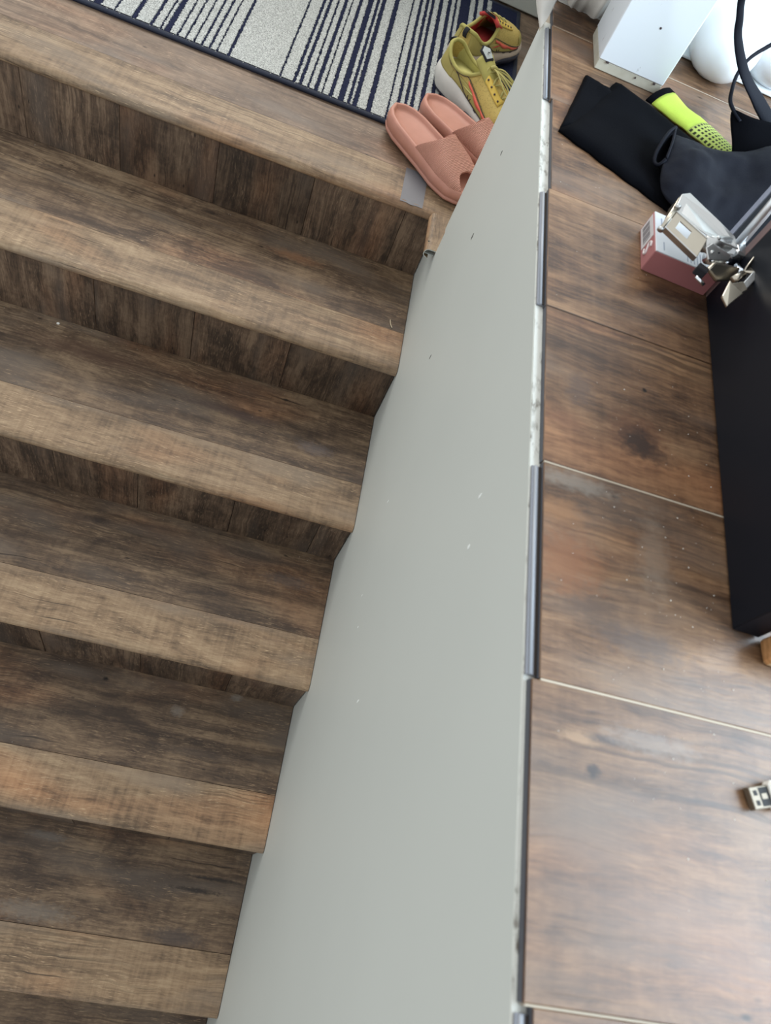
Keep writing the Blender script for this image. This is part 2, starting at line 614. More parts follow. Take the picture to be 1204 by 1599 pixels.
JT = [[-0.8406, -0.656, -0.461, -0.266, -0.071], [-0.99, -0.80, -0.612, -0.417, -0.222], [-0.97, -0.79, -0.596, -0.435, -0.243, -0.066],
      [-0.90, -0.71, -0.53, -0.337, -0.155], [-0.96, -0.77, -0.575, -0.38, -0.185], [-0.88, -0.69, -0.495, -0.30, -0.105], [-0.9, -0.7, -0.5, -0.3, -0.1]]
for k in range(1, 8):
    z = -k * R
    y = -k * D
    nosing('nosing', XL, -0.0012, y, z, S - 0.0004, stairs)
    box('tread_plank', XL, -0.0012, y + S + 0.0004, y + D + OV + 0.004, z - 0.008, z - 0.0004, M_treads.get(k, M_tread), stairs, 'x', 0.0004)
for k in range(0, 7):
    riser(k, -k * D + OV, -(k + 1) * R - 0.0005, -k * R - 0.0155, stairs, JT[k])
# dark body underneath
pts = [(0.02, -0.02)]
for k in range(0, 8):
    pts.append((-k * D + 0.021, -k * R - 0.0165))
    pts.append((-k * D + 0.021, -(k + 1) * R - 0.0165))
pts += [(-7 * D - 0.1, -8 * R - 0.0165), (-7 * D - 0.1, -8 * R - 0.15), (0.02, -8 * R - 0.15)]
prism('carcass', pts[1:], XL, -0.0015, M_black_gap, stairs, axis='x')

# ------------------------------------------------------------------ landing
ZL = -H
land = box('floor', XL - 0.1, 2.0, 0.02, 1.03, ZL - 0.05, ZL - 0.0085, M_black_gap)
struct(land, 'lower entry landing of brown wood-look planks')
nosing('nosing', XL, 0.03, 0.0, ZL, S - 0.0004, land)
yy = S
i = 0
while yy < 1.0:
    y1 = min(yy + 0.1952, 1.03)
    cut = [XL - 0.1, -0.35 if i % 2 else 0.0, 0.9, 2.0] if i else [XL - 0.1, 0.55, 2.0]
    for a, b in zip(cut[:-1], cut[1:]):
        box('floor_plank', a + 0.0004, b - 0.0004, yy + 0.0004, y1 - 0.0004, ZL - 0.008, ZL - 0.0003 - 0.0004 * (i % 2), M_land, land, 'x', 0.0005)
    yy = y1
    i += 1
box('floor_plank', 0.031, 2.0, -0.1085, S - 0.0004, ZL - 0.008, ZL - 0.0003, M_land, land, 'x', 0.0005)
# hollow return of the nosing along the end of the stair wall
def shell_profile():
    outer = [(0.05, 0.0)]
    n = 8
    for i in range(n + 1):
        a = math.pi / 2 + math.pi * 0.5 * i / n
        outer.append((0.012 + 0.012 * math.cos(a), -0.0105 + 0.0105 * math.sin(a)))
    for i in range(1, n + 1):
        a = math.pi + math.pi * 0.5 * i / n
        outer.append((0.012 + 0.012 * math.cos(a), -0.0125 + 0.0095 * math.sin(a)))
    inner = []
    for i in range(n, -1, -1):
        a = math.pi + math.pi * 0.5 * i / n
        inner.append((0.0115 + 0.0098 * math.cos(a), -0.0125 + 0.0075 * math.sin(a)))
    for i in range(n, -1, -1):
        a = math.pi / 2 + math.pi * 0.5 * i / n
        inner.append((0.0115 + 0.0098 * math.cos(a), -0.0105 + 0.0085 * math.sin(a)))
    inner.append((0.05, -0.002))
    return outer + inner


pr = shell_profile()
X0 = -0.0225
ret = loft('return_nosing', [[(X0 + p[0], yv, ZL + p[1]) for p in pr] for yv in (-0.109, 0.006)], M_nose, land, True, False, False, False)
n_ = len(pr)
me = ret.data
uvbox(ret, 'y')
# end faces of the shell, as the bare rim of the moulding
half = n_ // 2
rimv = [(X0 + p[0], -0.1092, ZL + p[1]) for p in pr]
rimf = [(i, i + 1, n_ - 2 - i, n_ - 1 - i) for i in range(half - 1)]
fromdata('moulding_rim', rimv, rimf, plain('moulding_core', srgb(176, 180, 174), 0.6), ret)
box('moulding_web', X0 + 0.002, -0.0005, -0.1085, 0.0, ZL - 0.0125, ZL - 0.0112, plain('web_grey', srgb(150, 156, 152), 0.6), ret)
box('moulding_back', X0 + 0.004, 0.0, -0.085, -0.083, ZL - 0.02, ZL - 0.001, plain('hollow_dark', srgb(58, 66, 62), 0.8), ret)

# ------------------------------------------------------------------ upper floor
fl = prism('floor.001', [(WL, -2.1), (2.2, -2.1), (2.2, 0.64), (0.19, 0.64), (0.19, -0.03), (WL, -0.03)], -0.05, -0.0088, M_sub, axis='z')
struct(fl, 'upper floor of brown wood-look planks with raw ends over the stair wall')
Y0, PW = -0.1312, 0.1952
ends = [0.0105, 0.0095, 0.0125, 0.0095, 0.0098, 0.0105, 0.0042, 0.0105, 0.006, 0.0105, 0.006]
for i in range(-1, 10):
    y1 = Y0 - i * PW
    y0 = y1 - PW
    if i == -1:
        y1 = -0.03
    if y0 < -2.1:
        y0 = -2.1
    xe = ends[i + 1]
    tongue = i >= 0 and i % 2 == 0
    mt = M_floor
    if i == 2:
        mt = M_floor
    if i == 3:
        mt = M_floor_knot
    if i == 4:
        mt = M_floor_rust
    if i == 5:
        mt = M_floor_near
    if i >= 3 or i == -1:
        wd = 0.0009 if i in (3, 4) else 0.0006
        box('seam', xe + 0.001, 2.2, y0 - wd, y0 + wd, -0.006, -0.0005, M_sub, fl)
    joint = {-1: 0.19, 0: 0.75, 1: 1.2, 2: 0.9, 3: 1.3, 4: 0.6, 5: 1.0, 6: 1.4}.get(i, 0.8)
    lift = 0.0003 * (i % 3)
    p = box('floor_plank', xe, joint - 0.0004, y0 + (0.0010 if i in (3, 4) else 0.0008 if i > 4 or i == -1 else 0.0003), y1 - (0.0010 if i in (4, 5) else 0.0008 if i > 5 or i == 0 else 0.0003), -0.0088, -0.0004 + lift, mt, fl, 'x', 0.0006)
    box('plank_core', xe - 0.0006, xe + 0.0004, y0 + 0.0008, y1 - 0.0008, -0.0086, -0.0016, M_edge_dark, p)
    if tongue:
        lip = box('plank_tongue', 0.0012, xe - 0.0005, y0 + 0.0030, y1 - 0.0045, -0.0070, -0.0046, M_edge, p, None, 0.0006)
        box('tongue_groove', xe - 0.0028, xe - 0.0004, y0 + 0.0032, y1 - 0.005, -0.0050, -0.0040, M_black_gap, p)
        cyl('tongue_bead', (0.0048, y0 + 0.0035, -0.0047), (0.0048, y1 - 0.005, -0.0047), 0.0017, M_tonguecore, p, 8)
    box('floor_plank', joint + 0.0004, 2.2, y0 + 0.0006, (y1 if i > -1 else Y0 + PW) - 0.0006, -0.0088, -0.0004, M_floor, fl, 'x', 0.0006)

for q in range(3):
    box('floor_plank', 0.19, 2.2, Y0 + PW * (q + 1) + 0.0006, min(Y0 + PW * (q + 2), 0.64) - 0.0006, -0.0088, -0.0004, M_floor, fl, 'x', 0.0006)

# end of the upper floor towards the landing, partition above it
endw = box('wall_end', WL, 2.2, -0.1098, -0.03, ZL - 0.0005, -0.0505, M_wall)
struct(endw, 'grey wall end closing the upper floor towards the landing')
part = prism('wall_partition', [(0.012, -0.052), (0.188, -0.052), (0.188, 0.66), (0.168, 0.66), (0.168, -0.032), (0.012, -0.032)], 0.0006, 1.1, M_white, axis='z')
struct(part, 'white wall corner behind the white square leg')
far = box('wall_far', 0.1885, 2.2, 0.64, 0.66, 0.0006, 1.1, M_white)
struct(far, 'white far wall of the upper room')
side = box('wall_side', 0.205, 0.225, -0.0295, 1.03, ZL + 0.0002, -0.0505, M_wall)
struct(side, 'grey wall closing the landing below the upper room')
back = box('wall_back', XL - 0.1, 2.2, 1.0305, 1.06, ZL - 0.05, 0.25, M_white)
struct(back, 'pale wall at the far side of the landing')
bb = box('baseboard_back', XL - 0.1, 2.2, 1.012, 1.03, ZL + 0.006, ZL + 0.11, wall_mat('baseboard_paint', srgb(176, 178, 170)), None, None, 0.002)
struct(bb, 'pale grey baseboard behind the striped rug')

# ------------------------------------------------------------------ rug
RX0, RX1, RY0, RY1 = -1.15, 0.139, 0.238, 0.995
rug = thing('rug', 'navy and white striped flat rug with navy bound edge on the landing', 'rug', (0, 0, ZL))
ST = [(-0.7858, -0.7712), (-0.7462, -0.7427), (-0.7105, -0.7018), (-0.6739, -0.6676), (-0.6536, -0.65), (-0.6441, -0.6325), (-0.6183, -0.6146), (-0.6015, -0.5977), (-0.584, -0.5807), (-0.5677, -0.5633), (-0.5518, -0.5471), (-0.5353, -0.5325), (-0.5123, -0.5061), (-0.3999, -0.396), (-0.3704, -0.3642), (-0.3569, -0.35), (-0.3382, -0.3341), (-0.3231, -0.3149), (-0.3062, -0.3033), (-0.2897, -0.2818), (-0.2693, -0.2564), (-0.2487, -0.2418), (-0.2366, -0.2266), (-0.2058, -0.1942), (-0.1617, -0.1577), (-0.1433, -0.1357), (-0.127, -0.1194), (-0.1127, -0.105), (-0.0925, -0.0825), (-0.0699, -0.0598), (-0.0506, -0.0447), (-0.0361, -0.008), (0.0049, 0.0137), (0.0273, 0.0405), (0.053, 0.139)]
ST = [(-1.10, -1.085), (-1.05, -1.03), (-1.0, -0.993), (-0.95, -0.92), (-0.90, -0.885), (-0.86, -0.84), (-0.82, -0.80)] + ST


def rug_mat(name, col, lo, hi):
    t = NT(name)
    tc = t.n('ShaderNodeTexCoord').outputs['Object']
    n1 = t.noise(t.vmul(tc, (1, 0.8, 1)), 420, 3, 0.7)
    c = t.mix(t.ramp(n1, [(0.35, (0, 0, 0)), (0.65, (1, 1, 1))]), sm(col, lo), sm(col, hi))
    t.l(c, t.b.inputs['Base Color'])
    t.b.inputs['Roughness'].default_value = 0.95
    t.b.inputs['Specular IOR Level'].default_value = 0.1
    t.bump(n1, 0.9, 0.002)
    return t.mat


M_rw = rug_mat('rug_white', srgb(190, 192, 188), 0.40, 1.28)
M_rn = rug_mat('rug_navy', srgb(36, 40, 62), 0.6, 1.4)
box('backing', RX0, RX1, RY0, RY1, 0.0006, 0.005, M_rn, rug)


def stripe(name, xa, xb, mat, top):
    """One woven stripe with ragged edges, running the depth of the rug."""
    n = 420
    vs, fs = [], []
    for i in range(n + 1):
        y = RY0 + 0.012 + (RY1 - RY0 - 0.02) * i / n
        ja = 0.0012 * noise.noise((xa * 90, y * 260, 0)) + random.uniform(-.0016, .0016)
        jb = 0.0012 * noise.noise((xb * 90, y * 260, 3)) + random.uniform(-.0016, .0016)
        xs = [xa + ja, xa + ja + 0.0006, xb + jb - 0.0006, xb + jb]
        vs += [(xs[0], y, 0.004), (xs[1], y, top + random.uniform(-.0003, .0003)), (xs[2], y, top + random.uniform(-.0003, .0003)), (xs[3], y, 0.004)]
    for i in range(n):
        a = i * 4
        fs += [(a, a + 1, a + 5, a + 4), (a + 1, a + 2, a + 6, a + 5), (a + 2, a + 3, a + 7, a + 6)]
    return fromdata(name, vs, fs, mat, rug, False)


prev = RX0 + 0.01
for (a, b) in ST:
    if a - prev > 0.001:
        stripe('white_stripe', prev, a, M_rw, 0.0078)
    stripe('navy_stripe', a, min(b, RX1 - 0.004), M_rn, 0.0068)
    prev = b
M_bind = plain('rug_binding', srgb(30, 36, 52), 0.85, 0, 0.3, 300, 0.4, 600)
for nm, a, b in (('binding', (RX0, RY0 + 0.004, 0.005), (RX1, RY0 + 0.004, 0.005)), ('binding', (RX1 - 0.004, RY0, 0.005), (RX1 - 0.004, RY1, 0.005)), ('binding', (RX0, RY1 - 0.004, 0.005), (RX1, RY1 - 0.004, 0.005))):
    pth = [Vector(a).lerp(Vector(b), t_ / 12) for t_ in range(13)]
    tube(nm, pth, 0.0068, M_bind, rug, 8, 1, 0.62, (0, 0, 1))
for i in range(46):       # pale stitches along the near binding
    x = RX0 + 0.02 + i * 0.0283 + random.uniform(-.006, .006)
    if x < RX1:
        box('stitch', x, x + 0.0028, RY0 + 0.0045, RY0 + 0.0056, 0.0087, 0.0096, M_rw, rug)

# ------------------------------------------------------------------ slides
def slide_foam():
    t = NT('pink_foam')
    tc = t.n('ShaderNodeTexCoord').outputs['Object']
    n1 = t.noise(tc, 35, 4)
    c = t.mix(n1, srgb(174, 120, 102), srgb(194, 138, 119))
    n2 = t.noise(tc, 330, 2)
    c = t.mix(t.ramp(n2, [(0.74, (0, 0, 0)), (0.78, (0.5,) * 3)]), c, srgb(130, 84, 70))
    t.l(c, t.b.inputs['Base Color'])
    t.b.inputs['Roughness'].default_value = 0.55
    t.b.inputs['Subsurface Weight'].default_value = 0.08
    t.b.inputs['Subsurface Radius'].default_value = (0.01, 0.004, 0.003)
    t.bump(t.noise(tc, 700, 2), 0.08, 0.0005)
    return t.mat


def strap_foam():
    t = NT('pink_foam_ribbed')
    tc = t.n('ShaderNodeTexCoord').outputs['Object']
    n1 = t.noise(tc, 35, 4)
    c = t.mix(n1, srgb(184, 127, 108), srgb(203, 145, 125))
    n2 = t.noise(tc, 260, 2)
    c = t.mix(t.ramp(n2, [(0.72, (0, 0, 0)), (0.76, (0.6,) * 3)]), c, srgb(126, 80, 68))
    t.l(c, t.b.inputs['Base Color'])
    t.b.inputs['Roughness'].default_value = 0.6
    wv = t.n('ShaderNodeTexWave', wave_type='BANDS', bands_direction='X')
    t.l(tc, wv.inputs['Vector'])
    wv.inputs['Scale'].default_value = 115
    wv.inputs['Distortion'].default_value = 3.0
    wv.inputs['Detail Scale'].default_value = 2.5
    t.bump(wv.outputs[0], 0.9, 0.0016)
    return t.mat


M_foam = slide_foam()
M_strap = strap_foam()


def interp(tab, t):
    for (a, va), (b, vb) in zip(tab[:-1], tab[1:]):
        if t <= b:
            f = (t - a) / (b - a) if b > a else 0
            f = max(0.0, min(1.0, f))
            return va + (vb - va) * f
    return tab[-1][1]


def cat(tab, t):
    """Smooth interpolation through a table."""
    n = len(tab)
    for i in range(n - 1):
        if t <= tab[i + 1][0] or i == n - 2:
            t0, t1 = tab[i][0], tab[i + 1][0]
            f = max(0, min(1, (t - t0) / (t1 - t0)))
            m0 = (tab[i + 1][1] - tab[max(i - 1, 0)][1]) / max(1e-6, tab[i + 1][0] - tab[max(i - 1, 0)][0]) * (t1 - t0)
            m1 = (tab[min(i + 2, n - 1)][1] - tab[i][1]) / max(1e-6, tab[min(i + 2, n - 1)][0] - tab[i][0]) * (t1 - t0)
            f2, f3 = f * f, f * f * f
            return (2 * f3 - 3 * f2 + 1) * tab[i][1] + (f3 - 2 * f2 + f) * m0 + (-2 * f3 + 3 * f2) * tab[i + 1][1] + (f3 - f2) * m1


SLW = [(0.0, 0.0), (0.035, 0.022), (0.10, 0.036), (0.2, 0.0435), (0.35, 0.0455), (0.5, 0.0475), (0.7, 0.0535), (0.85, 0.049), (0.94, 0.034), (0.985, 0.016), (1.0, 0.0)]


def outline(L, tab, n=40, inset=0.0, skew=0.0):
    """Closed foot outline, heel at x=0."""
    ts = [0.5 - 0.5 * math.cos(math.pi * i / n) for i in range(n + 1)]
    pts = []
    cxm = L / 2
    for s, seq in ((1, ts), (-1, ts[::-1][1:-1])):
        for t_ in seq:
            hw = max(0.0, interp(tab, t_))
            x = L * t_
            # inset: shrink towards the middle line
            k = max(0.0, 1 - inset / max(0.02, 0.045))
            xx = cxm + (x - cxm) * (1 - inset * 2 / L)
            pts.append((xx, s * hw * k + skew * math.sin(math.pi * t_)))
    return pts


def make_slide():
    t = thing('slide_sandal', 'x', 'sandal')
    L = 0.278
    def ring(inset, zf):
        return [Vector((x, y, zf(x / L))) for x, y in outline(L, SLW, 40, inset)]
    spring = lambda a: 0.006 * max(0, (a - 0.72) / 0.28) ** 2
    lev = [(0.006, lambda a: 0.0 + spring(a)), (0.001, lambda a: 0.003 + spring(a)), (0.0, lambda a: 0.0085 + spring(a)), (0.0022, lambda a: 0.0100 + spring(a)),
           (0.0022, lambda a: 0.0112 + spring(a)), (0.0, lambda a: 0.0128 + spring(a)), (-0.0012, lambda a: 0.026), (0.0, lambda a: 0.037 - 0.004 * a), (0.0025, lambda a: 0.041 - 0.006 * a),
           (0.006, lambda a: 0.0418 - 0.006 * a), (0.0085, lambda a: 0.0405 - 0.006 * a), (0.0105, lambda a: 0.036 - 0.007 * a), (0.0135, lambda a: 0.0335 - 0.007 * a), (0.024, lambda a: 0.032 - 0.007 * a), (0.036, lambda a: 0.0315 - 0.0068 * a)]
    rings = [ring(i_, z) for i_, z in lev]
    o = loft('sole', rings, M_foam, t, True, True, True)
    # foot bed cap follows the middle line
    # wide strap
    NS, NA = 16, 22
    rings = []
    for i in range(NS + 1):
        f = i / NS
        ring_ = []
        for j in range(NA + 1):
            a = math.pi * j / NA
            # back edge straight, front edge scooped for the toes
            s0 = 0.43 + 0.13 * math.sin(a)
            s1 = 0.945 - 0.13 * math.sin(a) ** 1.6
            s = s0 + (s1 - s0) * f
            hw = interp(SLW, 0.43 + 0.515 * f) - 0.0008
            hgt = 0.043 - 0.020 * f
            zb = 0.0365 - 0.008 * f
            cy = math.copysign(abs(math.cos(a)) ** 0.62, math.cos(a))
            ring_.append(Vector((L * s, hw * cy * (1 - 0.02 * math.sin(a)), zb + hgt * math.sin(a) ** 0.80)))
        rings.append(ring_)
    st = loft('strap', rings, M_strap, t, False)
    solid(st, 0.0055, -1)
    bevel(st, 0.0012, 2, 50)
    return t


def copytree(o, parent=None):
    c = o.copy()
    COL.objects.link(c)
    c.parent = parent
    for ch in o.children:
        copytree(ch, c)
    return c


s1 = make_slide()
tag(s1, 'pink foam slide nearer the step edge, its heel over the rug corner', 'sandal', 'pair of pink slides')
s2 = copytree(s1)
tag(s2, 'pink foam slide lying farther from the step edge, next to the yellow sneaker', 'sandal', 'pair of pink slides')
s1.location = (-0.153, 0.243, ZL + 0.0130)
s1.rotation_euler = (0, 0.058, math.radians(-40))
s2.location = (-0.088, 0.330, ZL + 0.0098)
s2.rotation_euler = (0, 0.0, math.radians(-35))
# s2 is the other foot: mirror it across its length
s2.scale = (1, -1, 1)

# ------------------------------------------------------------------ sneakers
def mesh_fabric(name, col, holes=True):
    t = NT(name)
    tc = t.n('ShaderNodeTexCoord').outputs['Object']
    n1 = t.noise(tc, 30, 4)
    c = t.mix(n1, sm(col, 0.82), sm(col, 1.15))
    vo = t.n('ShaderNodeTexVoronoi')
    t.l(t.vmul(tc, (1, 1.3, 1)), vo.inputs['Vector'])
    vo.inputs['Scale'].default_value = 260
    if holes:
        f = t.ramp(vo.outputs['Distance'], [(0.22, (0.55,) * 3), (0.34, (0, 0, 0))])
        c = t.mix(f, c, sm(col, 0.45))
    t.l(c, t.b.inputs['Base Color'])
    t.b.inputs['Roughness'].default_value = 0.75
    t.bump(vo.outputs['Distance'], 0.25, 0.0008)
    return t.mat


YEL = srgb(190, 166, 92)
M_yel = mesh_fabric('mustard_mesh', YEL)
M_olive = mesh_fabric('olive_yellow_overlay', srgb(164, 150, 84), False)
M_yel2 = plain('bright_yellow_eyestay', srgb(206, 174, 74), 0.6, 0, 0.1)
M_pad = plain('collar_padding', srgb(166, 158, 88), 0.8, 0, 0.12, 60)
M_liny = plain('yellow_lining', srgb(196, 190, 120), 0.85, 0, 0.15, 60)
M_linr = plain('red_lining', srgb(182, 62, 58), 0.85, 0, 0.2, 60)
M_mid = plain('white_midsole', srgb(206, 202, 194), 0.6, 0, 0.10, 60)
M_midb = plain('worn_beige_midsole', srgb(190, 172, 156), 0.6, 0, 0.10, 60)
M_navy = plain('navy_rubber', srgb(44, 44, 60), 0.6)
M_line = plain('dark_outline', srgb(62, 48, 48), 0.7)
M_coral = plain('coral_print', srgb(228, 104, 84), 0.6)
M_lace = plain('yellow_lace', srgb(168, 160, 96), 0.8, 0, 0.12, 200)
M_tagw = plain('grey_tongue_tag', srgb(178, 184, 184), 0.5)
M_blk = plain('black_fabric', srgb(26, 26, 32), 0.9)

SHW = [(0.0, 0.0), (0.012, 0.016), (0.04, 0.028), (0.09, 0.0355), (0.18, 0.0385), (0.35, 0.0375), (0.5, 0.042), (0.65, 0.049), (0.76, 0.051), (0.88, 0.044), (0.95, 0.031), (0.99, 0.014), (1.0, 0.0)]
RIDGE = [(0.0, 0.114), (0.2, 0.112), (0.42, 0.104), (0.52, 0.094), (0.65, 0.079), (0.8, 0.066), (0.92, 0.055), (1.0, 0.040)]
COLR = [(0.0, 0.096), (0.05, 0.091), (0.12, 0.078), (0.22, 0.069), (0.32, 0.072), (0.40, 0.086), (0.44, 0.098)]
ZT = [(0.0, 0.056), (0.1, 0.052), (0.3, 0.046), (0.5, 0.036), (0.7, 0.031), (0.9, 0.032), (1.0, 0.037)]
SL = 0.288
TH = 0.44


def surf(t_, th, side, off=0.0):
    """Point on the upper: station t_, angle th (0 sole .. pi/2 ridge), side +1/-1."""
    hw = interp(SHW, t_) * 0.97
    zt = cat(ZT, t_) - 0.004
    Rg = cat(RIDGE, t_)
    sn, cs = math.sin(th), math.cos(th)
    y = (hw + off) * (cs ** 0.75 if cs > 0 else 0) * (1 - 0.16 * sn * (1 if t_ < 0.5 else max(0, 1 - (t_ - 0.5) * 4)))
    z = zt + (Rg - zt) * sn ** 0.95 + off * sn
    # heel leans in, toe box rounds down
    lean = 0.014 * max(0.0, 1 - t_ / 0.12) * sn
    x = SL * t_ + lean - (0.012 * sn if t_ > 0.97 else 0.012 * sn * max(0, (t_ - 0.85) / 0.12))
    return Vector((x, side * y, z))


def thmax(t_):
    if t_ >= TH:
        return math.pi / 2
    zt = cat(ZT, t_) - 0.004
    s = ((cat(COLR, t_) - zt) / (cat(RIDGE, t_) - zt))
    return math.asin(max(0.05, min(0.985, s)) ** (1 / 0.95))


def make_sneaker(lin, midm, decor=True):
    t = thing('running_shoe', 'x', 'shoe')
    n = 44
    def zb(a):
        return 0.012 * max(0, (a - 0.7) / 0.3) ** 2 + 0.010 * max(0, (0.14 - a) / 0.14) ** 2
    def ring(ins, f):
        return [Vector((x, y, zb(min(1, max(0, x / SL))) + f * (cat(ZT, min(1, max(0, x / SL))) - zb(min(1, max(0, x / SL)))))) for x, y in outline(SL, SHW, n, ins)]
    rings = [ring(0.006, 0.0), ring(0.0015, 0.05), ring(-0.001, 0.18), ring(-0.004, 0.35), ring(-0.006, 0.55), ring(-0.0045, 0.75), ring(-0.0015, 0.92), ring(0.002, 1.0), ring(0.012, 0.98), ring(0.03, 0.96)]
    ms = loft('midsole', rings, midm, t, True, True, True)
    # navy outsole
    rings = [ring(0.009, -0.06), ring(0.002, -0.02), ring(0.0008, 0.10), ring(0.004, 0.12)]
    loft('outsole', rings, M_navy, t, True, True, True)
    # navy inlay along the forefoot side
    for sd in (-1, 1):
        vs, fs = [], []
        K = 22
        for i in range(K + 1):
            a = 0.46 + 0.40 * i / K
            hw = interp(SHW, a)
            wf = math.sin(math.pi * i / K) ** 0.5
            for f, ex in ((0.40 - 0.20 * wf, 0.0062), (0.40, 0.0078), (0.40 + 0.26 * wf, 0.0072)):
                vs.append((SL * a, sd * (hw * (1.0 + ex / 0.045) + 0.0004), zb(a) + f * (cat(ZT, a) - zb(a))))
        for i in range(K):
            for q in range(2):
                b = i * 3 + q
                fs.append((b, b + 1, b + 4, b + 3))
        solid(fromdata('midsole_inlay', vs, fs, M_navy, ms, True), 0.0012, 0)
    # upper
    NT_, NA = 54, 12
    ts = [0.5 - 0.5 * math.cos(math.pi * i / NT_) for i in range(NT_ + 1)]
    ts.append(TH - 1e-5)
    ts.append(TH + 1e-5)
    ts.sort()
    def upper(name, mat, scale, t0, t1, smth=True):
        vs, fs = [], []
        tl = [q for q in ts if t0 <= q <= t1]
        for q in tl:
            tm = thmax(q)
            col_ = []
            for sd in (1, -1):
                rng = range(NA + 1) if sd == 1 else range(NA, -1, -1)
                for j in rng:
                    p = surf(q, tm * j / NA, sd)
                    p.y *= scale
                    if scale < 1:
                        p.z -= 0.001
                    col_.append(p)
            vs += col_
        w_ = 2 * NA + 2
        for i in range(len(tl) - 1):
            for j in range(w_ - 1):
                if j == NA and tl[i] < TH:
                    continue
                b = i * w_ + j
                fs.append((b, b + 1, b + w_ + 1, b + w_))
        return fromdata(name, vs, fs, mat, t, smth)
    up = upper('upper', M_yel, 1.0, 0, 1)
    solid(up, 0.003, -1)
    # lining and insole
    upper('lining', lin, 0.88, 0.015, TH)
    isr = [Vector((x, y * 0.9, 0.053)) for x, y in outline(SL * 0.62, [(a, b) for a, b in SHW if a < 0.95] + [(1, 0.0)], 24, 0.004)]
    loft('insole', [isr, [Vector((p.x, p.y, 0.0535)) for p in isr]], lin, t, True, False, True)
    # padded collar
    pth = [surf(q, thmax(q), 1) for q in [TH - 0.005, 0.40, 0.35, 0.28, 0.2, 0.13, 0.08, 0.045, 0.02]] + [surf(0.004, thmax(0.004), 1)]
    other = [Vector((p.x, -p.y, p.z)) for p in pth[::-1]]
    tube('collar', pth + other[1:], 0.0044, M_pad, t, 10, 5)
    # heel overlay, toe overlay (skin patches just outside the upper)
    def patch(name, fn, mat, nu=14, nv=8, side=None, off=0.0012, par=up):
        for sd in ((1, -1) if side is None else (side,)):
            vs, fs = [], []
            for i in range(nu + 1):
                for j in range(nv + 1):
                    a, th = fn(i / nu, j / nv)
                    vs.append(surf(a, th, sd, off))
            for i in range(nu):
                for j in range(nv):
                    b = i * (nv + 1) + j
                    fs.append((b, b + 1, b + nv + 2, b + nv + 1))
            solid(fromdata(name, vs, fs, mat, par, True), 0.0012, 0)
    patch('heel_overlay', lambda u, v: (0.012 + u * 0.20, (0.03 + v * 0.92) * thmax(0.012 + u * 0.2) * (1 - 0.30 * u * v)), M_olive)
    patch('toe_overlay', lambda u, v: (0.80 + u * 0.19, 0.04 + v * (0.62 + 0.6 * u)), M_olive)
    patch('mudguard', lambda u, v: (0.20 + u * 0.62, 0.03 + v * (0.20 + 0.10 * math.sin(math.pi * u))), M_olive, 22, 4)
    patch('eyestay', lambda u, v: (0.42 + u * 0.28, 0.92 + v * 0.38 + 0.10 * u), M_yel2, 12, 5)
    # side mark: dark outlined coral wave with half rings under it
    for sd in (-1, 1):
        def W(u, lift=0.0):
            a = 0.14 + 0.66 * u
            return a, min(0.86 * thmax(a), max(0.06, 0.62 - 0.50 * u ** 0.8 + lift))
        top = [surf(*W(i / 22, 0.06 + 0.02 * math.sin(3.14 * i / 22)), sd, 0.003) for i in range(23)]
        tube('mark_line', top, 0.0009, M_line, up, 6, 1)
        bot = [surf(*W(i / 22, -0.05 - 0.30 * math.sin(3.14 * i / 22)), sd, 0.003) for i in range(23)]
        tube('mark_line', bot, 0.0010, M_line, up, 6, 1)
        vs, fs = [], []
        K = 40
        for i in range(K + 1):
            u = 0.36 + 0.64 * i / K
            wv = 0.07 + 0.07 * abs(math.sin(u * 3.14159 * 4.2))
            wv *= max(0.03, math.sin(math.pi * (i / K) ** 0.7)) ** 0.6
            a, th = W(u, 0.03)
            vs += [surf(a, th, sd, 0.0032), surf(a, max(0.04, th - wv), sd, 0.0032)]
        for i in range(K):
            fs.append((2 * i, 2 * i + 1, 2 * i + 3, 2 * i + 2))
        solid(fromdata('coral_wave', vs, fs, M_coral, up, True), 0.001, 0)
        for cu in (0.47, 0.63, 0.79):
            a0, th0 = W(cu, -0.20)
            pts_ = [surf(a0 + 0.018 * math.cos(q), max(0.03, th0 - 0.085 * math.sin(q)), sd, 0.0032) for q in [math.pi * z_ / 8 for z_ in range(9)]]
            tube('mark_ring', pts_, 0.0008, M_line, up, 6, 1)
    # tongue
    vs, fs = [], []
    K = 14
    for i in range(K + 1):
        f = i / K
        a = 0.62 - 0.27 * f
        zc = cat(RIDGE, a) - 0.006 + (0.020 if decor else 0.008) * f ** 2
        hw = 0.020 + 0.008 * f
        for j in range(9):
            q = (j / 8 - 0.5) * 2
            vs.append((SL * a, hw * q, zc - 0.012 * q * q))
    for i in range(K):
        for j in range(8):
            b = i * 9 + j
            fs.append((b, b + 1, b + 10, b + 9))
    tg = fromdata('tongue', vs, fs, M_pad if decor else lin, t, True)
    solid(tg, 0.006, 0)
    a = 0.365
    zc = cat(RIDGE, a) + (0.016 if decor else 0.004)
    c0 = Vector((SL * a, 0, zc))
    back_ = Vector((SL * -0.06, 0, 0.0075))
    q = [c0 + Vector((0.010, -0.010, -0.0075)), c0 + Vector((0.010, 0.010, -0.0075)), c0 + Vector((-0.008, 0.013, 0.0015)), c0 + Vector((-0.016, 0.0, 0.004)), c0 + Vector((-0.008, -0.013, 0.0015))]
    tb = plate('tag_border', [c0 + (p - c0) * 1.28 + Vector((0, 0, 0.0015)) for p in q], 0.003, M_blk, tg)
    plate('tongue_tag', [p + Vector((0, 0, 0.0034)) for p in q], 0.0015, M_tagw if decor else M_blk, tg)
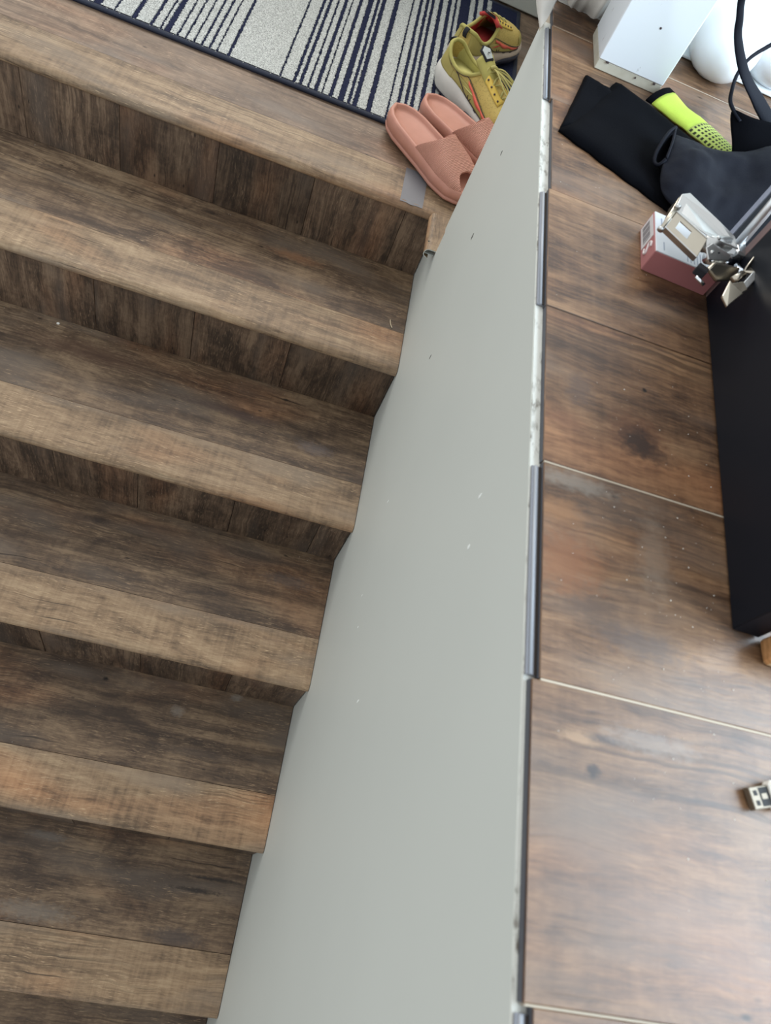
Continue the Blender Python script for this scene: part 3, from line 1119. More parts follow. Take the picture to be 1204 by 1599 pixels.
    tube('tag_mark', [c0 + Vector((0.004, -0.005, 0.0018)), c0 + Vector((0.0, -0.001, 0.0035)), c0 + Vector((0.003, 0.002, 0.0028)), c0 + Vector((-0.001, 0.006, 0.0045))], 0.0007, M_blk, tg, 6, 3)
    # laces
    for i, a in enumerate((0.43, 0.48, 0.53, 0.58, 0.63, 0.68)):
        sw = 0.021 - 0.0012 * i
        d_ = 0.010 * (1 if i % 2 else -1)
        za = cat(RIDGE, a) + 0.003
        tube('lace', [(SL * a - d_, -sw, za - 0.016), (SL * a - d_ * 0.4, -sw * 0.5, za - 0.001), (SL * a + d_ * 0.4, sw * 0.5, za - 0.001), (SL * a + d_, sw, za - 0.016)], 0.0021, M_lace, t, 8, 5, 0.7)
    a = 0.47
    zk = cat(RIDGE, a) + 0.008
    if decor:
        for lp in ([(0, 0, 0), (0.018, 0.016, 0.004), (0.050, 0.034, -0.012), (0.066, 0.036, -0.026), (0.046, 0.022, -0.010), (0.004, 0.002, 0.001)],
                   [(0, 0, 0), (0.020, -0.010, 0.004), (0.055, -0.016, -0.010), (0.075, -0.010, -0.020), (0.050, -0.002, -0.008), (0.004, 0.0, 0.001)]):
            tube('bow_loop', [(SL * a + q_[0], q_[1], zk + q_[2]) for q_ in lp], 0.0023, M_lace, t, 8, 6, 0.6)
        for lp in ([(0, 0, 0), (0.030, 0.020, -0.002), (0.070, 0.040, -0.028), (0.085, 0.052, -0.050)], [(0, 0, 0), (0.035, -0.002, 0.001), (0.085, 0.010, -0.018), (0.110, 0.030, -0.034)]):
            tube('lace_end', [(SL * a + q_[0], q_[1], zk + q_[2]) for q_ in lp], 0.0019, M_lace, t, 8, 6)
        tube('lace_knot', [(SL * a - 0.005, -0.005, zk), (SL * a, 0, zk + 0.004), (SL * a + 0.005, 0.005, zk)], 0.0040, M_lace, t, 8, 4)
    for i in range(5):
        for sd in (1, -1):
            p = surf(0.45 + 0.055 * i, 1.15, sd, 0.0022)
            cyl('eyelet', p + Vector((0, 0, -0.001)), p + Vector((0, sd * 0.0006, 0.0012)), 0.0022, M_line, t, 8)
    # heel pull tab
    tube('pull_tab', [(0.004, 0, 0.080), (-0.001, 0, 0.090), (0.006, 0, 0.099), (0.014, 0, 0.094)], 0.0060, M_blk, t, 8, 5, 0.25)
    return t


shA = make_sneaker(M_liny, M_mid)
tag(shA, 'mustard yellow running shoe with white sole, nearer the slides, laces tied', 'shoe', 'pair of yellow running shoes')
shA.location = (-0.062, 0.482, ZL + 0.0124)
shA.rotation_euler = (0, 0, math.radians(-41))
shB = make_sneaker(M_linr, M_midb, False)
tag(shB, 'mustard yellow running shoe with red lining, standing behind the other shoe', 'shoe', 'pair of yellow running shoes')
shB.location = (-0.034, 0.536, ZL + 0.0124)
shB.rotation_euler = (0, 0, math.radians(60))

# ------------------------------------------------------------------ grey tape on the landing nosing
tp = [(0.118, 0.0004), (0.06, 0.0004), (0.018, 0.0004), (0.006, -0.0012)]
vs, fs = [], []
for y, dz in tp:
    for q, x in enumerate([-0.091, -0.079, -0.067, -0.055, -0.042]):
        yj = y + (0.0016 * math.sin(q * 2.3) if y < 0.01 else 0)
        vs.append((x, yj, ZL + dz + 0.0003))
for i in range(3):
    for j in range(4):
        b = i * 5 + j
        fs.append((b, b + 1, b + 6, b + 5))
tape = fromdata('tape_strip', vs, fs, plain('grey_tape', srgb(104, 104, 108), 0.5, 0, 0.06, 80))
solid(tape, 0.0004, 1)
tag(tape, 'short grey tape strip stuck on the landing edge beside the pink slide', 'tape')

# ------------------------------------------------------------------ curtain over the far corner
M_curtain = plain('white_curtain', srgb(208, 204, 196), 0.85, 0, 0.05, 30)
vs, fs = [], []
NX, NZ = 60, 30
for i in range(NX + 1):
    f = i / NX
    x = -0.002 + 0.182 * f
    for j in range(NZ + 1):
        g = j / NZ
        low = 0.010 - 0.032 * max(0, 1 - f / 0.10) + 0.006 * math.sin(f * 16)
        z = low + (0.7 - low) * g
        y = -0.072 + 0.010 * math.sin(f * 26 + 0.6 * g) - 0.022 * math.exp(-((f - 0.03) / 0.05) ** 2) + 0.004 * math.sin(f * 60)
        y += 0.008 * math.sin(g * 20 + f * 9) * (1 - g) * 0.4
        vs.append((x + 0.004 * math.sin(g * 24), y, z))
for i in range(NX):
    for j in range(NZ):
        b = i * (NZ + 1) + j
        fs.append((b, b + 1, b + NZ + 2, b + NZ + 1))
cur = fromdata('curtain', vs, fs, M_curtain, None, True)
solid(cur, 0.0015, 0)
tail = [[(-0.046, -0.094, 0.060), (-0.030, -0.108, 0.062), (-0.012, -0.104, 0.064), (0.004, -0.090, 0.066)],
        [(-0.032, -0.096, 0.030), (-0.022, -0.112, 0.031), (-0.008, -0.108, 0.034), (0.006, -0.092, 0.036)],
        [(-0.022, -0.100, 0.008), (-0.014, -0.117, 0.008), (-0.004, -0.112, 0.013), (0.006, -0.096, 0.018)],
        [(-0.0125, -0.100, -0.005), (-0.010, -0.118, -0.004), (-0.004, -0.116, 0.002), (0.005, -0.102, 0.006)],
        [(-0.0060, -0.108, -0.012), (-0.0055, -0.122, -0.010), (-0.0035, -0.122, -0.004), (0.003, -0.112, 0.0005)],
        [(-0.0035, -0.118, -0.0145), (-0.0030, -0.126, -0.013), (-0.0022, -0.126, -0.008), (0.001, -0.120, -0.0035)]]
tl = loft('hem_corner', tail, M_curtain, cur, False)
subsurf(tl, 2)
solid(tl, 0.0012, 0)
tag(cur, 'off-white curtain hem hanging over the far corner of the upper floor', 'curtain')

# ------------------------------------------------------------------ white square leg
leg = thing('square_leg', 'white painted square furniture leg with scuffed yellowed foot', 'leg', (0.0745, -0.203, 0))
M_wp = plain('scuffed_white', srgb(222, 228, 232), 0.4, 0, 0.03, 20)


def scuff():
    t = NT('scuffed_white_post')
    tc = t.n('ShaderNodeTexCoord').outputs['Object']
    n1 = t.noise(t.vmul(tc, (1, 1, 0.5)), 55, 4, 0.7)
    c = t.mix(t.ramp(n1, [(0.66, (0, 0, 0)), (0.72, (0.5,) * 3)]), srgb(222, 227, 230), srgb(120, 112, 104))
    t.l(c, t.b.inputs['Base Color'])
    t.b.inputs['Roughness'].default_value = 0.35
    return t.mat


def yellowed():
    t = NT('yellowed_foot')
    tc = t.n('ShaderNodeTexCoord').outputs['Object']
    n1 = t.noise(tc, 40, 4, 0.6)
    c = t.mix(n1, srgb(206, 204, 190), srgb(168, 160, 140))
    t.l(c, t.b.inputs['Base Color'])
    t.b.inputs['Roughness'].default_value = 0.6
    return t.mat


box('post', 0, 0.102, 0.0, 0.094, 0.0135, 0.55, scuff(), leg, None, 0.0012)
box('foot', 0.0006, 0.1014, 0.0012, 0.0934, 0.0, 0.0132, yellowed(), leg, None, 0.0008)
for (x, z, a) in ((0.012, 0.012, .004), (0.088, 0.011, .003), (0.06, 0.0085, .0016)):
    box('scuff', x, x + a, -0.0006, 0.002, z, z + 0.002, M_line, leg)
cyl('screw_hole', (0.055, -0.0004, 0.075), (0.055, 0.003, 0.075), 0.0016, M_line, leg, 8)

# ------------------------------------------------------------------ white padded bag
pad = thing('padded_bag', 'glossy white puffed-up padded bag lying on the floor to the right of the white leg', 'bag', (0.3, -0.095, 0))


def glossy():
    t = NT('white_vinyl')
    t.b.inputs['Base Color'].default_value = srgb(234, 238, 240) + (1,)
    t.b.inputs['Roughness'].default_value = 0.22
    t.b.inputs['Subsurface Weight'].default_value = 0.15
    t.b.inputs['Subsurface Radius'].default_value = (0.02, 0.02, 0.015)
    tc = t.n('ShaderNodeTexCoord').outputs['Object']
    t.bump(t.noise(tc, 22, 2), 0.3, 0.004)
    return t.mat


M_vin = glossy()


def lobe(cx, y0, y1, rx, rz):
    """A puffed tube lying on the floor, running away from the viewer, with a rounded near end."""
    rings = []
    for i in range(30):
        f = i / 29
        d = (y1 - y0) * f ** 1.6
        e = min(1.0, d / (rx * 1.25))
        k = max(0.04, math.sqrt(max(0.0, 1 - (1 - e) ** 2))) * (1 + 0.035 * math.sin(d * 38 + cx * 20))
        rings.append([Vector((cx + rx * k * math.cos(q), y0 + d, max(0.0006, rz * 0.92 + rz * k * math.sin(q) - 0.004 * (1 - k)))) for q in [2 * math.pi * n_ / 32 for n_ in range(32)]])
    return loft('padded_lobe', rings, M_vin, pad, True, True, True)


lobe(-0.022, -0.030, 0.60, 0.052, 0.050)
lobe(0.088, 0.030, 0.60, 0.056, 0.050)
lobe(0.205, 0.020, 0.60, 0.056, 0.050)
cloth = box('base_sheet', -0.098, 0.262, 0.043, 0.60, 0.0008, 0.006, M_vin, pad, None, 0.0015)
tube('seam', [(-0.060, 0.075, 0.0885), (-0.030, 0.068, 0.0985), (0.0, 0.074, 0.089)], 0.0007, plain('seam_grey', srgb(176, 176, 160), 0.6), pad, 6)
tube('seam', [(0.060, 0.110, 0.087), (0.088, 0.104, 0.0985), (0.112, 0.100, 0.090), (0.120, 0.085, 0.084), (0.119, 0.070, 0.078)], 0.0007, bpy.data.materials['seam_grey'], pad, 6)

# ------------------------------------------------------------------ folded black pouch
M_bk = plain('black_cloth', srgb(8, 9, 13), 0.95, 0, 0.25, 25, 0.25, 500, 0.05)
M_bk2 = plain('black_cloth_sheen', srgb(9, 12, 23), 0.7, 0, 0.2, 18, 0.2, 420, 0.16)
pouch = thing('black_pouch', 'flat folded black fabric lying on the floor in front of the white leg', 'folded cloth', (0.1, -0.33, 0))


def cloth_sheet(name, quad, z0, z1, parent, seed, mat, amp=0.002, nu=26, nv=18, off=(0.1, -0.33)):
    A, B, C, D_ = [Vector((q[0] - off[0], q[1] - off[1], 0)) for q in quad]
    top, bot = [], []
    for i in range(nu + 1):
        for j in range(nv + 1):
            u, v = i / nu, j / nv
            p = A.lerp(B, u).lerp(D_.lerp(C, u), v)
            e = min(min(u, 1 - u) * 9, min(v, 1 - v) * 6, 1.0)
            rnd_ = math.sqrt(max(0, 1 - (1 - e) ** 2))
            h = z0 + (z1 - z0) * (0.25 + 0.75 * rnd_) + amp * noise.noise((p.x * 22 + seed, p.y * 22, seed)) * e
            jx = 0.0016 * noise.noise((u * 9, v * 9, seed + 5))
            top.append((p.x + jx, p.y + jx, h))
            bot.append((p.x + jx, p.y + jx, z0))
    n = nv + 1
    fs = []
    T = len(top)
    for i in range(nu):
        for j in range(nv):
            b = i * n + j
            fs.append((b, b + 1, b + n + 1, b + n))
            fs.append((T + b, T + b + n, T + b + n + 1, T + b + 1))
    for i in range(nu):
        for j in (0, nv):
            b = i * n + j
            fs.append((b, b + n, T + b + n, T + b))
    for j in range(nv):
        for i in (0, nu):
            b = i * n + j
            fs.append((b, b + 1, T + b + 1, T + b))
    return fromdata(name, top + bot, fs, mat, parent, True)


cloth_sheet('under_layer', [(0.0605, -0.240), (0.034, -0.386), (0.170, -0.462), (0.255, -0.312)], 0.0005, 0.0075, pouch, 1.0, M_bk)
cloth_sheet('top_layer', [(0.108, -0.222), (0.020, -0.399), (0.172, -0.478), (0.260, -0.316)], 0.0004, 0.0108, pouch, 4.0, M_bk)
cloth_sheet('edge_fold', [(0.060, -0.238), (0.022, -0.392), (0.050, -0.388), (0.098, -0.250)], 0.0004, 0.0080, pouch, 7.0, M_bk)

# ------------------------------------------------------------------ neon sock
sock = thing('neon_sock', 'neon yellow sock with black cuff and dotted toe beside the black pouch', 'sock', (0.2, -0.24, 0))


def dotted():
    t = NT('neon_dotted')
    tc = t.n('ShaderNodeTexCoord').outputs['UV']
    sx = t.n('ShaderNodeSeparateXYZ')
    t.l(tc, sx.inputs[0])
    u = t.math('FRACT', t.math('MULTIPLY', sx.outputs[0], 12.0))
    v = t.math('FRACT', t.math('MULTIPLY', sx.outputs[1], 8.0))
    du = t.math('ABSOLUTE', t.math('SUBTRACT', u, 0.5))
    dv = t.math('ABSOLUTE', t.math('SUBTRACT', v, 0.5))
    d = t.math('MAXIMUM', du, dv)
    f = t.math('LESS_THAN', d, 0.27)
    c = t.mix(f, srgb(188, 204, 104), srgb(46, 50, 24))
    t.l(c, t.b.inputs['Base Color'])
    t.b.inputs['Roughness'].default_value = 0.8
    return t.mat


M_neon = plain('neon_yellow', srgb(184, 208, 76), 0.8, 0, 0.1, 60, 0.3, 500)


def sock_piece(name, rows, mat, z0, uv=False):
    vs, fs = [], []
    nv = 8
    rr = []
    for i in range(len(rows) - 1):
        for s in range(5):
            f = s / 5
            rr.append((Vector(rows[i][0]).lerp(Vector(rows[i + 1][0]), f), Vector(rows[i][1]).lerp(Vector(rows[i + 1][1]), f)))
    rr.append((Vector(rows[-1][0]), Vector(rows[-1][1])))
    for a, b in rr:
        for j in range(nv + 1):
            g = j / nv
            p = a.lerp(b, g)
            vs.append((p.x - 0.2, p.y + 0.24, z0 + 0.008 * math.sin(math.pi * g) ** 0.5 + 0.0012 * noise.noise((p.x * 60, p.y * 60, 0))))
    for i in range(len(rr) - 1):
        for j in range(nv):
            b = i * (nv + 1) + j
            fs.append((b, b + 1, b + nv + 2, b + nv + 1))
    o = fromdata(name, vs, fs, mat, sock, True, False)
    if uv:
        l_ = o.data.uv_layers.new(name='UVMap').data
        for p in o.data.polygons:
            for li in p.loop_indices:
                vi = o.data.loops[li].vertex_index
                l_[li].uv = ((vi // (nv + 1)) / (len(rr) - 1), (vi % (nv + 1)) / nv)
    solid(o, 0.003, -1)
    return o


sock_piece('cuff', [((0.153, -0.240), (0.195, -0.187)), ((0.162, -0.244), (0.203, -0.195))], M_bk, 0.004)
sock_piece('leg_part', [((0.162, -0.2445), (0.2025, -0.196)), ((0.183, -0.257), (0.222, -0.222)), ((0.215, -0.277), (0.252, -0.242))], M_neon, 0.004)
sock_piece('dotted_part', [((0.215, -0.277), (0.252, -0.242)), ((0.248, -0.297), (0.281, -0.268)), ((0.271, -0.318), (0.298, -0.296))], dotted(), 0.004, True)

# ------------------------------------------------------------------ black tote
tote = thing('tote_bag', 'black fabric tote bag slumped on the floor with its straps standing up', 'bag', (0.22, -0.41, 0))
TO = Vector((0.22, -0.41, 0))
rows = [
    [(0.152, -0.462, 0.0135), (0.160, -0.476, 0.0135), (0.178, -0.490, 0.0135), (0.206, -0.505, 0.010), (0.243, -0.512, 0.006), (0.275, -0.515, 0.004), (0.36, -0.50, 0.004)],
    [(0.147, -0.440, 0.022), (0.160, -0.446, 0.030), (0.182, -0.456, 0.036), (0.212, -0.465, 0.032), (0.246, -0.462, 0.038), (0.285, -0.455, 0.050), (0.37, -0.43, 0.05)],
    [(0.1505, -0.4215, 0.030), (0.162, -0.418, 0.038), (0.188, -0.418, 0.048), (0.218, -0.420, 0.036), (0.252, -0.420, 0.030), (0.290, -0.405, 0.062), (0.375, -0.38, 0.070)],
    [(0.1575, -0.3900, 0.036), (0.168, -0.384, 0.042), (0.192, -0.382, 0.042), (0.222, -0.384, 0.050), (0.258, -0.385, 0.046), (0.296, -0.365, 0.068), (0.38, -0.33, 0.078)],
    [(0.166, -0.3540, 0.036), (0.178, -0.353, 0.036), (0.200, -0.351, 0.031), (0.228, -0.350, 0.033), (0.260, -0.350, 0.042), (0.299, -0.325, 0.062), (0.38, -0.29, 0.075)],
    [(0.170, -0.350, 0.0145), (0.182, -0.349, 0.0145), (0.204, -0.348, 0.0145), (0.232, -0.348, 0.0145), (0.264, -0.345, 0.0145), (0.303, -0.318, 0.0145), (0.38, -0.28, 0.0145)]]
bm = bmesh.new()
g_ = [[bm.verts.new(Vector(p) - TO) for p in r] for r in rows]
for i in range(len(g_) - 1):
    for j in range(len(g_[0]) - 1):
        bm.faces.new((g_[i][j], g_[i][j + 1], g_[i + 1][j + 1], g_[i + 1][j]))
me = bpy.data.meshes.new('body')
bmesh.ops.recalc_face_normals(bm, faces=bm.faces)
bm.to_mesh(me)
bm.free()
body = link('body', me, M_bk2, tote)
subsurf(body, 3)
tex = bpy.data.textures.new('wrinkle', 'CLOUDS')
tex.noise_scale = 0.035
dm = body.modifiers.new('wr', 'DISPLACE')
dm.texture = tex
dm.strength = 0.008
dm.mid_level = 0.5
dm.texture_coords = 'LOCAL'
solid(body, 0.0015, -1)
# the open lip at its left
lip = [Vector(p) - TO for p in [(0.167, -0.3525, 0.037), (0.158, -0.366, 0.036), (0.149, -0.386, 0.032), (0.1425, -0.406, 0.025), (0.1420, -0.420, 0.021), (0.1465, -0.4255, 0.023), (0.1515, -0.4215, 0.030)]]
tube('lip', lip, 0.0024, M_bk2, tote, 8, 6)
tube('panel_edge', [Vector(p) - TO for p in [(0.167, -0.3535, 0.037), (0.1585, -0.390, 0.0375), (0.1515, -0.4215, 0.0312)]], 0.0016, M_bk2, tote, 8, 6)
loft('mouth_lining', [[Vector(p) - TO for p in r] for r in (
    [(0.167, -0.3525, 0.036), (0.158, -0.366, 0.035), (0.149, -0.386, 0.031), (0.1425, -0.406, 0.024), (0.1420, -0.420, 0.020), (0.1465, -0.4255, 0.022)],
    [(0.172, -0.358, 0.018), (0.166, -0.370, 0.017), (0.160, -0.388, 0.016), (0.155, -0.404, 0.015), (0.154, -0.416, 0.015), (0.155, -0.422, 0.016)],
    [(0.178, -0.358, 0.030), (0.172, -0.372, 0.031), (0.168, -0.390, 0.032), (0.163, -0.404, 0.032), (0.160, -0.416, 0.030), (0.158, -0.421, 0.028)])], M_bk, tote, False)
# end gusset standing up between the straps
gs = [[(0.2452, -0.2774, 0.055), (0.2625, -0.2943, 0.058), (0.2897, -0.2942, 0.060), (0.345, -0.285, 0.066)],
      [(0.252, -0.295, 0.042), (0.268, -0.305, 0.046), (0.297, -0.308, 0.050), (0.350, -0.298, 0.056)],
      [(0.264, -0.318, 0.030), (0.277, -0.325, 0.036), (0.300, -0.327, 0.040), (0.355, -0.310, 0.045)],
      [(0.268, -0.337, 0.016), (0.280, -0.340, 0.020), (0.303, -0.335, 0.022), (0.355, -0.322, 0.026)]]
bm = bmesh.new()
g_ = [[bm.verts.new(Vector(p) - TO) for p in r] for r in gs]
for i in range(3):
    for j in range(3):
        bm.faces.new((g_[i][j], g_[i][j + 1], g_[i + 1][j + 1], g_[i + 1][j]))
me = bpy.data.meshes.new('gusset')
bmesh.ops.recalc_face_normals(bm, faces=bm.faces)
bm.to_mesh(me)
bm.free()
gu = link('gusset', me, M_bk, tote)
subsurf(gu, 2)
solid(gu, 0.002, 0)
tube('strap', [Vector(p) - TO for p in [(0.330, -0.285, 0.045), (0.3093, -0.2798, 0.055), (0.2739, -0.2756, 0.072), (0.2326, -0.2804, 0.095), (0.2028, -0.273, 0.12), (0.188, -0.2708, 0.14), (0.1714, -0.2714, 0.17), (0.175, -0.27, 0.22)]],
     [0.0105, 0.0100, 0.0095, 0.0070, 0.0055, 0.0048, 0.0045, 0.0045], M_bk2, tote, 10, 7, 0.30, (-0.35, -0.55, 0.75))
tube('strap', [Vector(p) - TO for p in [(0.262, -0.296, 0.050), (0.2452, -0.2774, 0.056), (0.2393, -0.2676, 0.065), (0.2397, -0.2465, 0.08), (0.2501, -0.2263, 0.095), (0.2729, -0.2047, 0.11), (0.2926, -0.1959, 0.13), (0.32, -0.19, 0.15)]],
     [0.0036, 0.0036, 0.0034, 0.0030, 0.0028, 0.0028, 0.0028, 0.0028], M_bk2, tote, 8, 7, 0.6)

# ------------------------------------------------------------------ pink box
pk = thing('pink_box', 'small pink carton with white top lying under the metal hinge', 'box', (0.1245, -0.606, 0), math.radians(-3.0))
M_pink = plain('dusty_pink_card', srgb(168, 108, 108), 0.55, 0, 0.04)
M_pinkd = plain('pink_card_end', srgb(186, 128, 126), 0.55, 0, 0.04)
M_wc = plain('white_card', srgb(214, 219, 224), 0.45, 0, 0.02)
BX, BY, BZ = 0.0815, 0.072, 0.0285
box('carton', 0, BX, 0, BY, 0.0004, BZ - 0.0012, M_pink, pk, None, 0.0008)
box('top_panel', 0.0006, BX - 0.0006, 0.0006, BY - 0.0006, BZ - 0.0014, BZ, M_wc, pk, None, 0.0004)
box('end_label', -0.0005, 0.001, 0.031, BY - 0.003, 0.003, BZ - 0.003, plain('end_label_white', srgb(208, 206, 206), 0.5), pk)
for q in range(9):
    y = 0.036 + q * 0.0033
    box('barcode_bar', -0.0008, 0.0, y, y + (0.0018 if q % 3 else 0.0009), 0.007, 0.020, plain('bar_grey', srgb(120, 116, 120), 0.6) if q == 0 else bpy.data.materials['bar_grey'], pk)
M_curl = plain('end_mark_white', srgb(226, 214, 212), 0.5)
tube('end_mark', [(-0.0006, 0.0165, 0.0205), (-0.0006, 0.022, 0.0225), (-0.0006, 0.0250, 0.0180), (-0.0006, 0.0205, 0.0148), (-0.0006, 0.0170, 0.0110), (-0.0006, 0.0195, 0.0075), (-0.0006, 0.0250, 0.0090)], 0.0014, M_curl, pk, 6, 5)
M_ink = plain('faint_ink', srgb(150, 160, 178), 0.6)
for q in range(5):
    x = 0.040 + 0.0042 * q
    box('text_line', x, x + 0.0010, 0.004, 0.026 + (q % 2) * 0.006, BZ, BZ + 0.0002, M_ink, pk)
box('text_line', 0.008, 0.0095, 0.048, 0.062, BZ, BZ + 0.0002, M_ink, pk)
box('text_line', 0.010, 0.0112, 0.006, 0.020, BZ, BZ + 0.0002, M_ink, pk)

# ------------------------------------------------------------------ black panel with hinge
pan = thing('laminate_board', 'black board standing on edge with chrome rail and nickel hinge at its end', 'board', (0.2085, -0.612, 0), math.radians(-3.4))
PW_ = Matrix.Translation(Vector((0.2085, -0.612, 0))) @ Matrix.Rotation(math.radians(-3.4), 4, 'Z')
PI_ = PW_.inverted()
loc = lambda p: PI_ @ Vector(p)
M_bp = plain('black_laminate', srgb(15, 18, 26), 0.45, 0, 0.1, 8, spec=0.2)
M_bg = plain('black_edge_grey', srgb(48, 54, 62), 0.45)
M_chrome = plain('chrome', (0.82, 0.86, 0.9), 0.12, 1.0)
M_alu = plain('bright_aluminium', (0.92, 0.95, 0.98), 0.38, 1.0)
M_nick = plain('brushed_nickel', srgb(196, 188, 172), 0.28, 1.0, 0.06, 60)
M_nickl = plain('nickel_light', (0.60, 0.60, 0.585), 0.34, 1.0)
M_brown = plain('brown_edge_band', srgb(128, 104, 100), 0.5)
box('board', 0.0, 0.026, -0.414, 0.0, 0.0012, 0.17, M_bp, pan, None, 0.0012)
box('edge_band', 0.0005, 0.020, 0.0005, 0.012, 0.0012, 0.17, M_brown, pan)
cyl('rail', loc((0.2035, -0.5945, 0.052)), loc((0.2005, -0.5895, 0.17)), 0.0046, M_alu, pan)
cyl('rail', loc((0.2085, -0.5895, 0.052)), loc((0.2055, -0.5845, 0.17)), 0.0046, M_alu, pan)
box('back_leaf', 0.003, 0.020, 0.0245, 0.058, 0.0012, 0.17, M_bg, pan, None, 0.001)
box('leaf_edge', 0.0025, 0.012, 0.0585, 0.068, 0.0012, 0.17, plain('speckled_grey_edge', srgb(150, 156, 172), 0.5, 0, 0.25, 300), pan)
hg = box('hinge', -0.010, 0.004, 0.0, 0.022, 0.044, 0.064, M_nickl, pan, None, 0.002)
HI = Matrix.Identity(4)


def hp(name, pts, th, mat, bev=0.0008):
    return plate(name, [loc(p) for p in pts], th, mat, hg, bev)


# slotted arm
A0, A1, A2, A3 = Vector((0.1150, -0.6085, 0.058)), Vector((0.1235, -0.5905, 0.068)), Vector((0.1575, -0.6165, 0.068)), Vector((0.1525, -0.6345, 0.0555))
def bil(u, v):
    return A0.lerp(A3, u).lerp(A1.lerp(A2, u), v)
outer = [bil(0, 0), bil(1, 0), bil(1, 1), bil(0, 1)]
inn = [bil(0.20, 0.30), bil(0.58, 0.30), bil(0.58, 0.72), bil(0.20, 0.72)]
nrm = (outer[1] - outer[0]).cross(outer[3] - outer[0]).normalized()
vs = [loc(p) for p in outer + inn] + [loc(p - nrm * 0.0018) for p in outer + inn]
fs = []
for i in range(4):
    k = (i + 1) % 4
    fs += [(i, k, 4 + k, 4 + i), (8 + i, 12 + i, 12 + k, 8 + k), (i, 8 + i, 8 + k, k), (4 + i, 4 + k, 12 + k, 12 + i)]
bevel(fromdata('slotted_arm', vs, fs, M_nick, hg), 0.0004)
for (ua, va, ub, vb) in ((0, 0, 1, 0), (0, 1, 1, 1)):
    a_, b_ = bil(ua, va), bil(ub, vb)
    hp('arm_flange', [a_ + nrm * 0.001, b_ + nrm * 0.001, b_ - nrm * 0.008, a_ - nrm * 0.008], 0.0016, M_nickl, 0.0004)
    for q in range(1):
        pass
cyl('hinge_pin', loc(bil(-0.06, -0.28)), loc(bil(-0.06, 1.18)), 0.0022, M_nick, hg)
cyl('pin_head', loc(bil(-0.06, -0.34)), loc(bil(-0.06, -0.22)), 0.0034, M_nickl, hg)
cyl('pin_head', loc(bil(-0.06, 1.08)), loc(bil(-0.06, 1.26)), 0.0034, M_nickl, hg)
# broad light cover plate behind the arm
hp('cover_plate', [(0.1254, -0.5785, 0.060), (0.1316, -0.5565, 0.067), (0.1411, -0.5515, 0.069), (0.1737, -0.5823, 0.069), (0.1938, -0.5948, 0.067), (0.1987, -0.6100, 0.064), (0.1575, -0.6165, 0.069)], 0.0022, M_nickl, 0.0012)
hp('cover_side', [(0.1175, -0.5925, 0.052), (0.1254, -0.5785, 0.0595), (0.1316, -0.5565, 0.0665), (0.1275, -0.562, 0.052)], 0.0018, M_nick)
# rounded knuckle
for q, (a_, b_, r_) in enumerate([((0.1575, -0.6190, 0.062), (0.1905, -0.5985, 0.060), 0.0085), ((0.166, -0.628, 0.056), (0.205, -0.612, 0.052), 0.0075)]):
    cyl('knuckle', loc(a_), loc(b_), r_, M_chrome if q else M_nickl, hg, 18)
hp('link_plate', [(0.1500, -0.6385, 0.070), (0.1565, -0.6315, 0.073), (0.1830, -0.6310, 0.068), (0.1800, -0.6390, 0.066), (0.1560, -0.6480, 0.064)], 0.002, M_nickl)
cyl('rivet', loc((0.1585, -0.6405, 0.0688)), loc((0.1582, -0.6408, 0.0708)), 0.0020, M_nickl, hg)
cyl('rivet_hole', loc((0.1665, -0.6375, 0.0690)), loc((0.1663, -0.6377, 0.0706)), 0.0015, M_blk, hg, 10)
cyl('rivet', loc((0.1700, -0.6120, 0.0690)), loc((0.1699, -0.6121, 0.0716)), 0.0022, M_nickl, hg)
hp('lower_cup', [(0.1640, -0.6420, 0.050), (0.1700, -0.6340, 0.056), (0.2060, -0.6260, 0.056), (0.2075, -0.6360, 0.047), (0.180, -0.647, 0.044)], 0.006, M_nick, 0.0022)
box('spring_block', 0, 0.012, 0, 0.010, 0, 0.010, M_blk, hg, None, 0.001).matrix_local = PI_ @ Matrix.Translation((0.1510, -0.6500, 0.046)) @ Matrix.Rotation(-0.5, 4, 'Z')
cyl('clip_pin', loc((0.1545, -0.6555, 0.048)), loc((0.1650, -0.6615, 0.046)), 0.0020, M_chrome, hg)
# curved clip and lower clip on the board's side
cl = []
for i in range(9):
    f = i / 8
    a_ = Vector((0.2010, -0.6410, 0.068)).lerp(Vector((0.2180, -0.6080, 0.074)), f)
    b_ = Vector((0.2060, -0.6520, 0.072)).lerp(Vector((0.2225, -0.6240, 0.077)), f)
    mid_ = (a_ + b_) / 2 + Vector((-0.003, 0.002, -0.006))
    cl.append([loc(a_ + Vector((0, 0, 0.004 * math.sin(3.14 * f)))), loc(mid_), loc(b_)])
o = loft('curved_clip', cl, M_nick, hg, False)
solid(o, 0.0018, 0)
hp('clip_bar', [(0.1930, -0.6690, 0.064), (0.2060, -0.6480, 0.070), (0.2110, -0.6540, 0.070), (0.1950, -0.6790, 0.063)], 0.003, M_nickl)
cyl('clip_roller', loc((0.1880, -0.6600, 0.062)), loc((0.1990, -0.6480, 0.064)), 0.0042, M_nick, hg)
hp('foot_clip', [(0.1693, -0.6934, 0.060), (0.1763, -0.6737, 0.066), (0.1905, -0.6860, 0.066), (0.1736, -0.7063, 0.060)], 0.0035, M_nick)
hp('clip_bar', [(0.1800, -0.6740, 0.064), (0.1945, -0.6650, 0.065), (0.1980, -0.6760, 0.065), (0.1885, -0.6855, 0.064)], 0.003, M_nick)
cyl('hinge_stem', loc((0.2, -0.625, 0.054)), loc((0.2125, -0.64, 0.056)), 0.0055, M_chrome, hg)

